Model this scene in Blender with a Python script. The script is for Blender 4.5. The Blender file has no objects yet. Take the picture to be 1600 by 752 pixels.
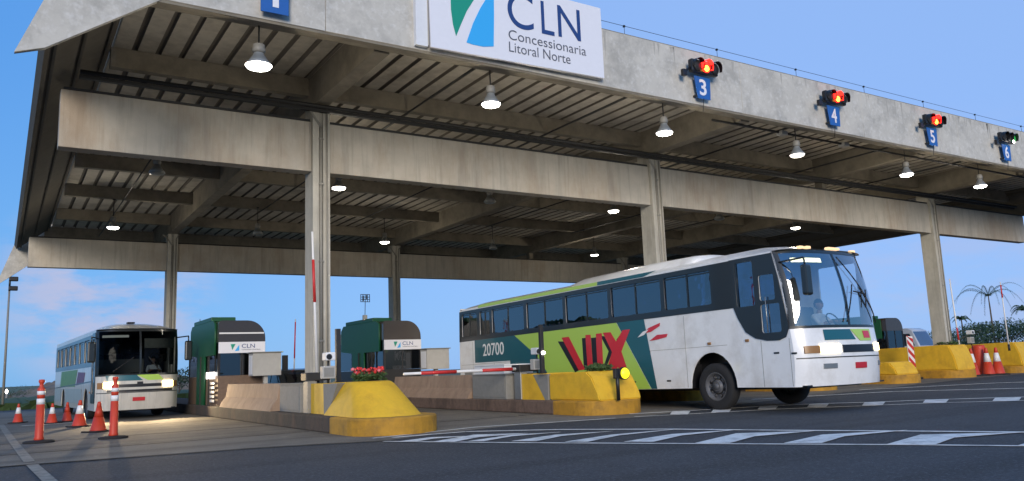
import bpy, bmesh, math, random
from mathutils import Vector, Matrix
R = math.radians
PI = math.pi
random.seed(7)
sc = bpy.context.scene
COL = sc.collection

# ------------------------------------------------------------------ camera
cd = bpy.data.cameras.new('camera'); cam = bpy.data.objects.new('camera', cd); COL.objects.link(cam)
FPX = 1251.567
cd.sensor_width = 36.0; cd.lens = FPX / 1600 * 36; cd.clip_start = 0.1; cd.clip_end = 6000
def pixdir(px, py):
    return Vector(((px - 800) / FPX, -(py - 376) / FPX, -1.0))
_Y = pixdir(-5, 605).normalized(); _X = pixdir(2780, 496); _X = (_X - _X.dot(_Y) * _Y).normalized(); _Z = _X.cross(_Y)
ROT = Matrix((_X, _Y, _Z))
cam.matrix_world = Matrix.Translation((0, 0, 1.2)) @ ROT.to_4x4()
sc.camera = cam

# ------------------------------------------------------------------ sky, sun, exposure
SUN_EL, SUN_AZ = 14.0, 207.0          # azimuth the light comes from, degrees clockwise from +Y
w = bpy.data.worlds.new('World'); sc.world = w; w.use_nodes = True
nt = w.node_tree; nt.nodes.clear()
def N(t, **k):
    n = nt.nodes.new(t)
    for a, b in k.items(): setattr(n, a, b)
    return n
out = N('ShaderNodeOutputWorld'); bg = N('ShaderNodeBackground'); sky = N('ShaderNodeTexSky')
sky.sky_type = 'NISHITA'; sky.sun_disc = False; sky.sun_elevation = R(SUN_EL); sky.sun_rotation = R(SUN_AZ)
sky.air_density = 1.0; sky.dust_density = 0.4; sky.ozone_density = 3.0
tint = N('ShaderNodeMix', data_type='RGBA', blend_type='MULTIPLY'); tint.inputs[0].default_value = 1
tint.inputs[7].default_value = (0.80, 0.98, 1.32, 1)
nt.links.new(sky.outputs[0], tint.inputs[6])
SKYS = 0.09; EXPO = 1.866
tc = N('ShaderNodeTexCoord'); mp = N('ShaderNodeMapping'); mp.inputs['Scale'].default_value = (8, 8, 22); mp.inputs['Location'].default_value = (1.3, 0.2, 0.9)
nz = N('ShaderNodeTexNoise'); nz.inputs['Scale'].default_value = 1.0; nz.inputs['Detail'].default_value = 6; nz.inputs['Roughness'].default_value = 0.6
nt.links.new(tc.outputs['Generated'], mp.inputs[0]); nt.links.new(mp.outputs[0], nz.inputs['Vector'])
ramp = N('ShaderNodeMapRange', interpolation_type='SMOOTHSTEP'); ramp.inputs[1].default_value = 0.38; ramp.inputs[2].default_value = 0.58
nt.links.new(nz.outputs[0], ramp.inputs[0])
def lobe(px, py, lo, hi):
    d = ROT @ pixdir(px, py).normalized()
    dp = N('ShaderNodeVectorMath', operation='DOT_PRODUCT'); dp.inputs[1].default_value = d
    nt.links.new(tc.outputs['Generated'], dp.inputs[0])
    mr = N('ShaderNodeMapRange', interpolation_type='SMOOTHSTEP'); mr.inputs[1].default_value = math.cos(R(lo)); mr.inputs[2].default_value = math.cos(R(hi))
    nt.links.new(dp.outputs['Value'], mr.inputs[0]); return mr
# clear evening air: paler to the right, deeper blue overhead at the left
def lin(r, g, b): return tuple(((c / 255) ** 2.2) / EXPO / SKYS for c in (r, g, b)) + (1,)
sep = N('ShaderNodeSeparateXYZ'); nt.links.new(tc.outputs['Generated'], sep.inputs[0])
ev = N('ShaderNodeMapRange', interpolation_type='SMOOTHSTEP'); ev.inputs[1].default_value = 0.0; ev.inputs[2].default_value = 0.42; nt.links.new(sep.outputs[2], ev.inputs[0])
gA = N('ShaderNodeMix', data_type='RGBA'); gA.inputs[6].default_value = lin(116, 176, 236); gA.inputs[7].default_value = lin(90, 156, 232); nt.links.new(ev.outputs[0], gA.inputs[0])
l0 = lobe(1500, 60, 62, 8)
gB = N('ShaderNodeMix', data_type='RGBA'); gB.inputs[7].default_value = lin(148, 186, 246); nt.links.new(l0.outputs[0], gB.inputs[0]); nt.links.new(gA.outputs[2], gB.inputs[6])
skymix = N('ShaderNodeMix', data_type='RGBA'); skymix.inputs[0].default_value = 0.90
nt.links.new(tint.outputs[2], skymix.inputs[6]); nt.links.new(gB.outputs[2], skymix.inputs[7])
l1 = lobe(170, 455, 7.5, 2.0)
mul = N('ShaderNodeMath', operation='MULTIPLY'); nt.links.new(ramp.outputs[0], mul.inputs[0]); nt.links.new(l1.outputs[0], mul.inputs[1])
l2 = lobe(1560, 470, 13, 3)
mul2 = N('ShaderNodeMath', operation='MULTIPLY'); nt.links.new(ramp.outputs[0], mul2.inputs[0]); nt.links.new(l2.outputs[0], mul2.inputs[1])
mul3 = N('ShaderNodeMath', operation='MULTIPLY'); nt.links.new(mul2.outputs[0], mul3.inputs[0]); mul3.inputs[1].default_value = 0.35
addn = N('ShaderNodeMath', operation='MAXIMUM'); nt.links.new(mul.outputs[0], addn.inputs[0]); nt.links.new(mul3.outputs[0], addn.inputs[1])
fac = N('ShaderNodeMath', operation='MULTIPLY'); fac.inputs[1].default_value = 0.9; nt.links.new(addn.outputs[0], fac.inputs[0])
cm = N('ShaderNodeMix', data_type='RGBA'); CLOUD = cm
cm.inputs[7].default_value = (2.95, 3.15, 4.4, 1)
nt.links.new(fac.outputs[0], cm.inputs[0]); nt.links.new(skymix.outputs[2], cm.inputs[6])
nt.links.new(cm.outputs[2], bg.inputs[0]); bg.inputs[1].default_value = 0.09
nt.links.new(bg.outputs[0], out.inputs[0])

sd = bpy.data.lights.new('sun', 'SUN'); sd.energy = 1.35; sd.angle = R(20); sd.color = (1.0, 0.88, 0.74)
so = bpy.data.objects.new('sun', sd); COL.objects.link(so)
so.rotation_euler = (R(90 - SUN_EL), 0, R(180 - SUN_AZ)) ; so.location = (0, -20, 20)
sc.view_settings.view_transform = 'Standard'; sc.view_settings.look = 'None'; sc.view_settings.gamma = 1; sc.view_settings.use_curve_mapping = False
sc.view_settings.exposure = 0.9

# ------------------------------------------------------------------ materials
def mat(name, col, rough=0.6, metal=0.0, var=0.0, scale=4.0, streak=False, bump=0.0, bscale=60.0, emit=None, estr=1.0, stain=None, stain_amt=0.0, stain_scale=1.2, coat=0.0, speckle=0.0, spscale=140., track=0):
    m = bpy.data.materials.new(name); m.use_nodes = True; t = m.node_tree; b = t.nodes['Principled BSDF']
    b.inputs['Base Color'].default_value = (*col, 1); b.inputs['Roughness'].default_value = rough; b.inputs['Metallic'].default_value = metal
    if coat: b.inputs['Coat Weight'].default_value = coat; b.inputs['Coat Roughness'].default_value = 0.08
    g = t.nodes.new('ShaderNodeTexCoord')
    last = None
    def noise(sc_, det=5, vec=(1, 1, 1), rough_=0.6):
        mp = t.nodes.new('ShaderNodeMapping'); mp.inputs['Scale'].default_value = vec
        t.links.new(g.outputs['Object'], mp.inputs[0])
        n = t.nodes.new('ShaderNodeTexNoise'); n.inputs['Scale'].default_value = sc_; n.inputs['Detail'].default_value = det; n.inputs['Roughness'].default_value = rough_
        t.links.new(mp.outputs[0], n.inputs['Vector']); return n
    def mixin(prev, fac_sock, colr, typ='MIX'):
        mx = t.nodes.new('ShaderNodeMix'); mx.data_type = 'RGBA'; mx.blend_type = typ
        t.links.new(fac_sock, mx.inputs[0])
        if prev is None: mx.inputs[6].default_value = (*col, 1)
        else: t.links.new(prev, mx.inputs[6])
        mx.inputs[7].default_value = (*colr, 1); return mx.outputs[2]
    def rng(sock, a, b_, c, d):
        r = t.nodes.new('ShaderNodeMapRange'); r.inputs[1].default_value = a; r.inputs[2].default_value = b_; r.inputs[3].default_value = c; r.inputs[4].default_value = d
        t.links.new(sock, r.inputs[0]); return r.outputs[0]
    if var:
        n = noise(scale); last = mixin(last, rng(n.outputs[0], .3, .7, 0, 1), tuple(min(1, c * (1 + var)) for c in col))
        n = noise(scale * 3.1); last = mixin(last, rng(n.outputs[0], .4, .8, 0, 1), tuple(c * (1 - var) for c in col))
    if streak:
        n = noise(2.2, 4, (1.6, 1.6, .16)); last = mixin(last, rng(n.outputs[0], .5, .75, 0, .55), tuple(c * .55 for c in col))
    if streak:
        n = noise(7, 3, (1.6, 1.6, .07)); last = mixin(last, rng(n.outputs[0], .54, .72, 0, .5), tuple(c * .6 for c in col))
    if track:
        mpt = t.nodes.new('ShaderNodeMapping'); mpt.inputs['Rotation'].default_value = (0, 0, R(track)); mpt.inputs['Scale'].default_value = (.03, .9, 1)
        t.links.new(g.outputs['Object'], mpt.inputs[0]); nn = t.nodes.new('ShaderNodeTexNoise'); nn.inputs['Scale'].default_value = 1.3; nn.inputs['Detail'].default_value = 4
        t.links.new(mpt.outputs[0], nn.inputs['Vector']); last = mixin(last, rng(nn.outputs[0], .5, .66, 0, .75), tuple(c * .45 for c in col))
        n = noise(.9, 3); last = mixin(last, rng(n.outputs[0], .64, .68, 0, .55), tuple(c * .5 for c in col))
        n = noise(2.3, 2); last = mixin(last, rng(n.outputs[0], .66, .70, 0, .35), tuple(c * 1.9 for c in col))
    if stain:
        n = noise(stain_scale, 7, (1, 1, .45) if streak else (1, 1, 1), .65); last = mixin(last, rng(n.outputs[0], .47, .68, 0, stain_amt), stain)
    if speckle:
        n = noise(spscale, 2); last = mixin(last, rng(n.outputs[0], .52, .75, 0, speckle), tuple(min(1, c * 2.6) for c in col))
        n = noise(spscale * .7, 2); last = mixin(last, rng(n.outputs[0], .55, .75, 0, speckle), tuple(c * .35 for c in col))
    if last is not None: t.links.new(last, b.inputs['Base Color'])
    if bump:
        n = noise(bscale, 4); bp = t.nodes.new('ShaderNodeBump'); bp.inputs['Strength'].default_value = bump; bp.inputs['Distance'].default_value = 0.02
        t.links.new(n.outputs[0], bp.inputs['Height']); t.links.new(bp.outputs[0], b.inputs['Normal'])
    if emit:
        b.inputs['Emission Color'].default_value = (*emit, 1); b.inputs['Emission Strength'].default_value = estr
    return m
def glass(name, tint_, refl=0.12, rough=0.02):
    m = bpy.data.materials.new(name); m.use_nodes = True; t = m.node_tree; t.nodes.clear()
    o = t.nodes.new('ShaderNodeOutputMaterial'); mx = t.nodes.new('ShaderNodeMixShader'); tr = t.nodes.new('ShaderNodeBsdfTransparent'); gl = t.nodes.new('ShaderNodeBsdfGlossy')
    fr = t.nodes.new('ShaderNodeFresnel'); fr.inputs[0].default_value = 1.5
    ad = t.nodes.new('ShaderNodeMath'); ad.operation = 'ADD'; ad.inputs[1].default_value = refl
    tcx = t.nodes.new('ShaderNodeTexCoord'); nx = t.nodes.new('ShaderNodeTexNoise'); nx.inputs['Scale'].default_value = 1.6; bx = t.nodes.new('ShaderNodeBump'); bx.inputs['Strength'].default_value = .12; bx.inputs['Distance'].default_value = .05
    t.links.new(tcx.outputs['Object'], nx.inputs['Vector']); t.links.new(nx.outputs[0], bx.inputs['Height']); t.links.new(bx.outputs[0], gl.inputs['Normal'])
    t.links.new(fr.outputs[0], ad.inputs[0]); t.links.new(ad.outputs[0], mx.inputs[0])
    tr.inputs[0].default_value = (*tint_, 1); gl.inputs['Roughness'].default_value = rough; gl.inputs[0].default_value = (.9, .95, 1, 1)
    t.links.new(tr.outputs[0], mx.inputs[1]); t.links.new(gl.outputs[0], mx.inputs[2]); t.links.new(mx.outputs[0], o.inputs[0]); return m
M = {}
M['fascia'] = mat('fascia_concrete', (.54, .515, .455), .85, var=.10, scale=.7, streak=False, bump=.25, bscale=14, stain=(.30, .29, .26), stain_amt=.6, stain_scale=1.5, speckle=.18, spscale=9)
M['dripstain'] = mat('drip_stain', (.40, .385, .345), .9, var=.1, scale=3)
M['conc'] = mat('beam_concrete', (.46, .425, .36), .85, var=.10, scale=.8, streak=True, bump=.2, bscale=30, stain=(.30, .21, .13), stain_amt=.6, stain_scale=.5)
M['col'] = mat('column_concrete', (.46, .44, .38), .85, var=.10, scale=1.5, streak=True, bump=.25, bscale=30, stain=(.2, .18, .15), stain_amt=.4, stain_scale=.9)
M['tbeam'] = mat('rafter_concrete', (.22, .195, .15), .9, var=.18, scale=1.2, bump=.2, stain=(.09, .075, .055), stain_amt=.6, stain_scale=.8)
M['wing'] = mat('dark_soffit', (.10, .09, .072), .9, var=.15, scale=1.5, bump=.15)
M['sheet'] = mat('roof_sheet', (.50, .455, .37), .75, var=.16, scale=1.4, stain=(.19, .16, .12), stain_amt=.6, stain_scale=.8)
M['rib'] = mat('shaded_sheet_groove', (.17, .15, .12), .9)  # groove shade put into the colour: darker copy of the sheet tone
M['dark'] = mat('dark_metal', (.02, .02, .02), .55, var=.1)
M['pvc'] = mat('grey_pipe', (.24, .23, .2), .55, var=.15, scale=5)
M['asphalt'] = mat('asphalt', (.037, .041, .047), .85, var=.16, scale=.5, bump=.5, bscale=120, stain=(.018, .023, .029), stain_amt=.7, stain_scale=.22, speckle=.95, spscale=24, track=58)
M['apron'] = mat('concrete_pavement', (.155, .138, .112), .85, var=.16, scale=.6, bump=.3, bscale=70, stain=(.07, .062, .052), stain_amt=.7, stain_scale=.45, speckle=.4, spscale=40, track=-92)
M['groundm'] = mat('dry_ground', (.10, .11, .05), .95, var=.3, scale=.05, stain=(.16, .12, .07), stain_amt=.5, stain_scale=.03)
M['roadpaint'] = mat('road_paint', (.72, .71, .67), .8, var=.12, scale=3, stain=(.20, .20, .20), stain_amt=.7, stain_scale=3.2, speckle=.2, spscale=60)
M['wornpaint'] = mat('worn_road_paint', (.24, .225, .19), .85, var=.25, scale=5, stain=(.09, .085, .08), stain_amt=.8, stain_scale=3.5)
M['seam'] = mat('joint_tar', (.014, .013, .012), .8)
M['kerb'] = mat('kerb_concrete', (.045, .040, .036), .9, var=.3, scale=3, streak=True, bump=.5, bscale=20, stain=(.14, .085, .06), stain_amt=.5, stain_scale=1.8)
M['kerb2'] = mat('stained_kerb_concrete', (.15, .10, .075), .9, var=.3, scale=3, streak=True, bump=.5, bscale=20, stain=(.04, .03, .025), stain_amt=.8, stain_scale=1.6)
M['islandtop'] = mat('island_top', (.22, .20, .17), .9, var=.15, scale=2)
M['yellow'] = mat('yellow_paint', (.72, .43, .022), .62, var=.08, scale=2, bump=.3, bscale=14, streak=False, stain=(.52, .28, .02), stain_amt=.6, stain_scale=2.2)
M['yellowk'] = mat('yellow_kerb_paint', (.44, .225, .018), .75, var=.14, scale=2.5, streak=False, bump=.3, bscale=18, stain=(.18, .10, .025), stain_amt=.65, stain_scale=2.8)
M['greypaint'] = mat('grey_painted_concrete', (.24, .235, .215), .8, var=.1, scale=3, bump=.2)
M['jersey'] = mat('barrier_concrete', (.34, .24, .17), .85, var=.12, scale=2, streak=True, bump=.3, bscale=25, stain=(.2, .12, .08), stain_amt=.45, stain_scale=1.6)
M['steel'] = mat('brushed_steel', (.42, .42, .40), .38, .75, var=.1, scale=4)
M['cabgrey'] = mat('cabinet_grey', (.42, .41, .38), .55, var=.06, scale=2, stain=(.25, .22, .18), stain_amt=.3)
M['white'] = mat('white_plastic', (.74, .75, .76), .5, var=.04)
M['buswhite'] = mat('bus_white_paint', (.80, .80, .79), .28, var=.04, scale=1.2, streak=False, stain=(.50, .47, .42), stain_amt=.5, stain_scale=1.3, coat=.5)
M['buscream'] = mat('off_white_paint', (.56, .545, .50), .3, var=.05, scale=1.2, streak=True, stain=(.42, .40, .35), stain_amt=.5, stain_scale=1.2, coat=.4)
M['busblack'] = mat('bus_black_trim', (.016, .02, .022), .3, coat=.3)
M['rubber'] = mat('tyre_rubber', (.016, .016, .017), .85, var=.2, scale=8)
M['rim'] = mat('wheel_rim', (.12, .12, .125), .5, .4, var=.2, scale=9)
M['teal'] = mat('teal_livery', (.012, .10, .125), .35, coat=.4)
M['lime'] = mat('lime_livery', (.41, .62, .095), .35, coat=.4)
M['red'] = mat('red_livery', (.60, .018, .03), .35, coat=.4)
M['black'] = mat('black_livery', (.012, .012, .014), .4)
M['navy'] = mat('navy_lettering', (.018, .055, .20), .5)
M['greytext'] = mat('grey_lettering', (.10, .11, .14), .5)
M['signwhite'] = mat('sign_white', (.78, .78, .82), .5, var=.02)
M['signgreen'] = mat('sign_green', (.01, .30, .20), .5)
M['signcyan'] = mat('sign_cyan', (.04, .42, .86), .5)
M['signblue'] = mat('sign_blue', (.018, .115, .40), .45, var=.05)
M['boothgreen'] = mat('booth_green', (.009, .092, .036), .45, var=.08, scale=2)
M['boothdark'] = mat('booth_dark', (.02, .018, .018), .35)
M['boothbrown'] = mat('booth_smoked_dome', (.05, .038, .03), .2, var=.1, coat=.3)
M['boothin'] = mat('booth_panel', (.15, .10, .07), .7, var=.2, scale=5)
M['busglass'] = glass('tinted_window', (.30, .38, .50), .12)
M['windglass'] = glass('windscreen_glass', (.66, .72, .76), .27); M['windglass2'] = glass('dark_windscreen_glass', (.32, .36, .38), -.038)
M['boothglass'] = glass('smoked_glass', (.12, .13, .15), .05)
M['orange'] = mat('cone_orange', (.56, .048, .018), .5, var=.06, scale=6, stain=(.42, .06, .03), stain_amt=.5, stain_scale=7)
M['reflwhite'] = mat('reflective_white', (.78, .78, .78), .4, var=.04)
M['redpaint'] = mat('red_paint', (.55, .03, .03), .5, var=.1)
M['darkrubber'] = mat('base_rubber', (.02, .018, .018), .9)
M['leaf'] = mat('leaf_green', (.045, .085, .02), .7, var=.4, scale=1.5)
M['leafdark'] = mat('tree_foliage', (.030, .055, .018), .8, var=.5, scale=.8)
M['bark'] = mat('bark', (.10, .075, .05), .9, var=.2, scale=5)
M['petal'] = mat('flower_red', (.62, .03, .03), .6, var=.2, scale=20)
M['pink'] = mat('flower_pink', (.75, .18, .20), .6)
M['earth'] = mat('dry_earth', (.17, .13, .095), .95, var=.3, scale=1.2, bump=.8, bscale=3, stain=(.07, .07, .04), stain_amt=.6, stain_scale=1.0)
M['grass'] = mat('grass_strip', (.035, .065, .018), .95, var=.4, scale=2)
M['skin'] = mat('skin', (.42, .23, .15), .6)
M['shirt'] = mat('white_shirt', (.78, .78, .80), .8)
M['trouser'] = mat('dark_trousers', (.03, .03, .04), .8)
M['hair'] = mat('black_hair', (.012, .01, .01), .6)
M['seatfab'] = mat('seat_fabric', (.03, .035, .06), .9, var=.2)
M['busin'] = mat('bus_interior', (.24, .24, .24), .8)
M['curtain'] = mat('curtain', (.35, .37, .40), .9, var=.1)
M['lamp_on'] = mat('lamp_lens_lit', (.9, .9, .9), .5, emit=(1, .97, .90), estr=9)
M['lamp_dim'] = mat('lamp_lens_dim', (.9, .9, .9), .5, emit=(1, .93, .85), estr=1.6)
M['lamp_off'] = mat('lamp_lens_unlit', (.22, .23, .22), .3)
M['lampglass'] = mat('lamp_reflector', (.34, .36, .36), .3, .3)
M['head_on'] = mat('headlamp_lit', (.9, .9, .85), .3, emit=(1, .76, .34), estr=2.4)
M['head_on2'] = mat('headlamp_bright', (.9, .9, .85), .3, emit=(1, .70, .30), estr=9)
M['amber'] = mat('amber_lens', (.30, .15, .05), .3)
M['amber_on'] = mat('amber_lens_lit', (.8, .4, .1), .3, emit=(1, .75, .5), estr=.5)
M['dest'] = mat('lit_destination_sign', (.8, .8, .5), .5, emit=(1, .90, .52), estr=1.6)
M['destdim'] = mat('pale_destination_sign', (.55, .55, .5), .5, emit=(1, .95, .8), estr=.12)
M['red_on'] = mat('signal_red_lit', (.8, .02, .02), .4, emit=(1, .016, .01), estr=2.6)
M['red_core'] = mat('signal_lamp_core', (.9, .4, .1), .4, emit=(1, .42, .03), estr=4)
M['green_on'] = mat('signal_green_lit', (.02, .2, .04), .4, emit=(.02, .35, .06), estr=.5)
M['yel_on'] = mat('yellow_beacon_lit', (.9, .8, .02), .4, emit=(1, .88, .02), estr=.7)
M['whitelamp'] = mat('white_lamp_lit', (.9, .9, .9), .4, emit=(1, .9, .8), estr=7)
M['plate'] = mat('number_plate', (.50, .02, .03), .5)
M['carpaint'] = mat('car_paint', (.04, .055, .075), .25, coat=.6)
M['truckwhite'] = mat('van_paint', (.55, .56, .58), .35, coat=.3)
M['livgreen'] = mat('side_graphic_green', (.10, .22, .05), .4, var=.3, scale=3)
M['livpurple'] = mat('side_graphic_purple', (.13, .035, .09), .4, var=.3, scale=3)
M['livgrey'] = mat('lower_side_grey', (.30, .34, .32), .4, var=.15, scale=2)

# ------------------------------------------------------------------ helpers
def link(name, me, m=None, parent=None, loc=None, rot=None):
    if m is not None and not isinstance(m, (list, tuple)): m = [m]
    if m:
        for k in m: me.materials.append(k)
    o = bpy.data.objects.new(name, me); COL.objects.link(o)
    if parent: o.parent = parent
    if loc: o.location = loc
    if rot: o.rotation_euler = rot
    return o
def empty(name, label, cat, loc=(0, 0, 0), rz=0, group=None):
    o = bpy.data.objects.new(name, None); COL.objects.link(o); o.location = loc; o.rotation_euler = (0, 0, rz)
    o['label'] = label; o['category'] = cat
    if group: o['group'] = group
    return o
def tag(o, label=None, cat=None, group=None, kind=None):
    for k, v in (('label', label), ('category', cat), ('group', group), ('kind', kind)):
        if v: o[k] = v
    return o
def copy_tree(o, parent=None):
    c = o.copy(); COL.objects.link(c)
    if parent: c.parent = parent
    for ch in list(o.children): copy_tree(ch, c)
    return c
class MB:
    def __init__(s): s.bm = bmesh.new(); s.mi = 0
    def face(s, pts):
        try:
            f = s.bm.faces.new([s.bm.verts.new(p) for p in pts]); f.material_index = s.mi; return f
        except ValueError: return None
    def box(s, x0, x1, y0, y1, z0, z1, bev=0):
        b = bmesh.new(); bmesh.ops.create_cube(b, size=1)
        for v in b.verts: v.co = Vector((x0 + (v.co.x + .5) * (x1 - x0), y0 + (v.co.y + .5) * (y1 - y0), z0 + (v.co.z + .5) * (z1 - z0)))
        if bev: bmesh.ops.bevel(b, geom=b.edges[:], offset=bev, segments=2, affect='EDGES', profile=.5)
        s.merge(b); return s
    def merge(s, b, smooth=False):
        mp = {}
        for v in b.verts: mp[v] = s.bm.verts.new(v.co)
        for f in b.faces:
            g = s.bm.faces.new([mp[v] for v in f.verts]); g.material_index = s.mi; g.smooth = smooth or f.smooth
        b.free()
    def hexa(s, bot, top):   # 4 bottom pts, 4 top pts same order
        b = bmesh.new(); vb = [b.verts.new(p) for p in bot]; vt = [b.verts.new(p) for p in top]; n = len(bot)
        b.faces.new(vb[::-1]); b.faces.new(vt)
        for i in range(n): b.faces.new([vb[i], vb[(i + 1) % n], vt[(i + 1) % n], vt[i]])
        bmesh.ops.recalc_face_normals(b, faces=b.faces); s.merge(b); return s
    def cyl(s, p0, p1, r0, r1=None, n=16, caps=True, smooth=True):
        r1 = r0 if r1 is None else r1
        p0, p1 = Vector(p0), Vector(p1); d = (p1 - p0).normalized(); a = d.orthogonal().normalized(); c = d.cross(a)
        b = bmesh.new()
        A = [b.verts.new(p0 + (a * math.cos(2 * PI * i / n) + c * math.sin(2 * PI * i / n)) * r0) for i in range(n)]
        B = [b.verts.new(p1 + (a * math.cos(2 * PI * i / n) + c * math.sin(2 * PI * i / n)) * r1) for i in range(n)]
        for i in range(n):
            f = b.faces.new([A[i], A[(i + 1) % n], B[(i + 1) % n], B[i]]); f.smooth = smooth
        if caps: b.faces.new(A[::-1]); b.faces.new(B)
        s.merge(b); return s
    def tube(s, pts, r, n=8):
        for a, b in zip(pts, pts[1:]): s.cyl(a, b, r, n=n)
        return s
    def lathe(s, prof, c=(0, 0, 0), axis='z', n=24, smooth=True, caps=True):
        c = Vector(c); rings = []
        b = bmesh.new()
        for r, h in prof:
            ring = []
            for i in range(n):
                a = 2 * PI * i / n; x, y = r * math.cos(a), r * math.sin(a)
                p = {'z': (x, y, h), 'x': (h, x, y), 'y': (x, h, y)}[axis]
                ring.append(b.verts.new(c + Vector(p)))
            rings.append(ring)
        for A, B in zip(rings, rings[1:]):
            for i in range(n):
                f = b.faces.new([A[i], A[(i + 1) % n], B[(i + 1) % n], B[i]]); f.smooth = smooth
        for rg in ((rings[0], rings[-1]) if caps else ()):
            b.faces.new(rg)
        bmesh.ops.recalc_face_normals(b, faces=b.faces)
        s.merge(b); return s
    def grid(s, P, smooth=True):   # P rows of points
        vs = [[s.bm.verts.new(p) for p in row] for row in P]
        for i in range(len(vs) - 1):
            for j in range(len(vs[0]) - 1):
                f = s.bm.faces.new([vs[i][j], vs[i][j + 1], vs[i + 1][j + 1], vs[i + 1][j]]); f.smooth = smooth; f.material_index = s.mi
        return s
    def build(s, name, m, parent=None, loc=None, rot=None):
        me = bpy.data.meshes.new(name); s.bm.normal_update(); s.bm.to_mesh(me); s.bm.free()
        return link(name, me, m, parent, loc, rot)
def curve_mesh(cu):
    o = bpy.data.objects.new('tmp', cu); COL.objects.link(o)
    dg = bpy.context.evaluated_depsgraph_get(); dg.update()
    me = bpy.data.meshes.new_from_object(o.evaluated_get(dg)); bpy.data.objects.remove(o); bpy.data.curves.remove(cu); me.materials.clear(); return me
def plate_mesh(loops, t, plane='xz', off=0.0, jit=0.0):
    """flat outline(s) with holes -> thin solid; plane says which axes the 2D pair are; thickness t along the third axis centred on off"""
    cu = bpy.data.curves.new('p', 'CURVE'); cu.dimensions = '2D'; cu.fill_mode = 'BOTH'; cu.extrude = t / 2
    for L in loops:
        sp = cu.splines.new('POLY'); sp.points.add(len(L) - 1); sp.use_cyclic_u = True
        for i, (a, b) in enumerate(L): sp.points[i].co = (a + jit * math.sin(i * 7.3 + a * 91), b + jit * math.cos(i * 3.7 + b * 57), 0, 1)
    me = curve_mesh(cu)
    for v in me.vertices:
        a, b, c = v.co
        v.co = {'xz': (a, off + c, b), 'yz': (off + c, a, b), 'xy': (a, b, off + c)}[plane]
    bm = bmesh.new(); bm.from_mesh(me); bmesh.ops.remove_doubles(bm, verts=bm.verts, dist=1e-5); bmesh.ops.recalc_face_normals(bm, faces=bm.faces); bm.to_mesh(me); bm.free()
    return me
def plate(name, loops, t, m, parent=None, plane='xz', off=0.0, loc=None, rot=None, jit=0.0):
    return link(name, plate_mesh(loops, t, plane, off, jit), m, parent, loc, rot)
def text(name, s, size, m, parent, T, t=.006, xs=1.0, space=1.0, align='CENTER', bold=0.0, shear=0.0, box=None):
    """T: function (u,v,w)->(x,y,z); box=(w,h) fits the text in it"""
    cu = bpy.data.curves.new('t', 'FONT'); cu.body = s; cu.size = size; cu.extrude = t / 2; cu.align_x = 'LEFT'; cu.space_character = space; cu.offset = bold; cu.shear = shear
    me = curve_mesh(cu)
    xs_ = [v.co.x for v in me.vertices]; ys_ = [v.co.y for v in me.vertices]
    x0, x1, y0, y1 = min(xs_), max(xs_), min(ys_), max(ys_)
    for v in me.vertices:
        u, vv, ww = v.co
        if box: u = (u - x0) / (x1 - x0) * box[0]; vv = (vv - y0) / (y1 - y0) * box[1]
        else: u = (u - (x0 + x1) / 2) * xs; vv = vv - (y0 + y1) / 2
        v.co = T(u, vv, ww)
    return link(name, me, m, parent)
def arc(cx, cz, r, a0, a1, n):
    return [(cx + r * math.cos(R(a0 + (a1 - a0) * i / n)), cz + r * math.sin(R(a0 + (a1 - a0) * i / n))) for i in range(n + 1)]
def rrect(x0, x1, z0, z1, r=.04):
    return arc(x1 - r, z1 - r, r, 0, 90, 4) + arc(x0 + r, z1 - r, r, 90, 180, 4) + arc(x0 + r, z0 + r, r, 180, 270, 4) + arc(x1 - r, z0 + r, r, 270, 360, 4)
def quadmark(mb, q, z):
    b = [(x, y, z - .002) for x, y in q]; t = [(x, y, z) for x, y in q]
    mb.hexa(b, t)

# ------------------------------------------------------------------ ground
def sheet(name, x0, x1, y0, y1, z, m):
    mb = MB(); mb.face([(x0, y0, z), (x1, y0, z), (x1, y1, z), (x0, y1, z)]); return tag(mb.build(name, m), kind='structure')
sheet('ground', -2500, 2500, -200, 4000, -.016, M['groundm'])
sheet('road', -60, 190, -30, 49, -.008, M['asphalt'])
# concrete pavement of the toll lanes with its slightly wavy edge
mb = MB(); ys = [(-12, 14.95), (.3, 14.8), (1.84, 14.55), (3.8, 14.25), (5.76, 13.5), (7.4, 14.1), (9, 14.35), (12, 13.8), (13.5, 14.2), (18, 15.3), (24, 16.4), (34, 18.2), (60, 20)]
mb.grid([[(x, y, -.002) for x, y in ys], [(x, 46, -.002) for x, y in ys]], smooth=False)
tag(mb.build('lane_pavement', M['apron']), kind='structure')
# tar joints
mb = MB()
edge = [(-12, 15.0)] + [(x + .1, y) for x, y in ys[1:5]]
random.seed(3)
for (a, b), (c, d) in zip(edge, edge[1:]):
    n = max(1, int((c - a) / .12))
    for i in range(n):
        t0, t1 = i / n, (i + 1) / n; wv = .03 + .05 * random.random() if a < 1 else .02 + .02 * random.random()
        xa, ya, xb, yb = a + (c - a) * t0, b + (d - b) * t0, a + (c - a) * t1, b + (d - b) * t1
        quadmark(mb, [(xa, ya - wv), (xb, yb - wv), (xb, yb + .01), (xa, ya + .01)], .006)
for x0, x1, y in ((-8, 5.7, 17.2), (-8, 5.7, 20.4), (-8, 5.7, 25), (-8, 5.7, 31), (7.6, 11.6, 17), (7.6, 11.6, 22), (13.6, 17.1, 19)):
    quadmark(mb, [(x0, y), (x1, y), (x1, y + .04), (x0, y + .04)], .004)
tag(mb.build('pavement_joints', M['seam']), kind='structure')
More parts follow.
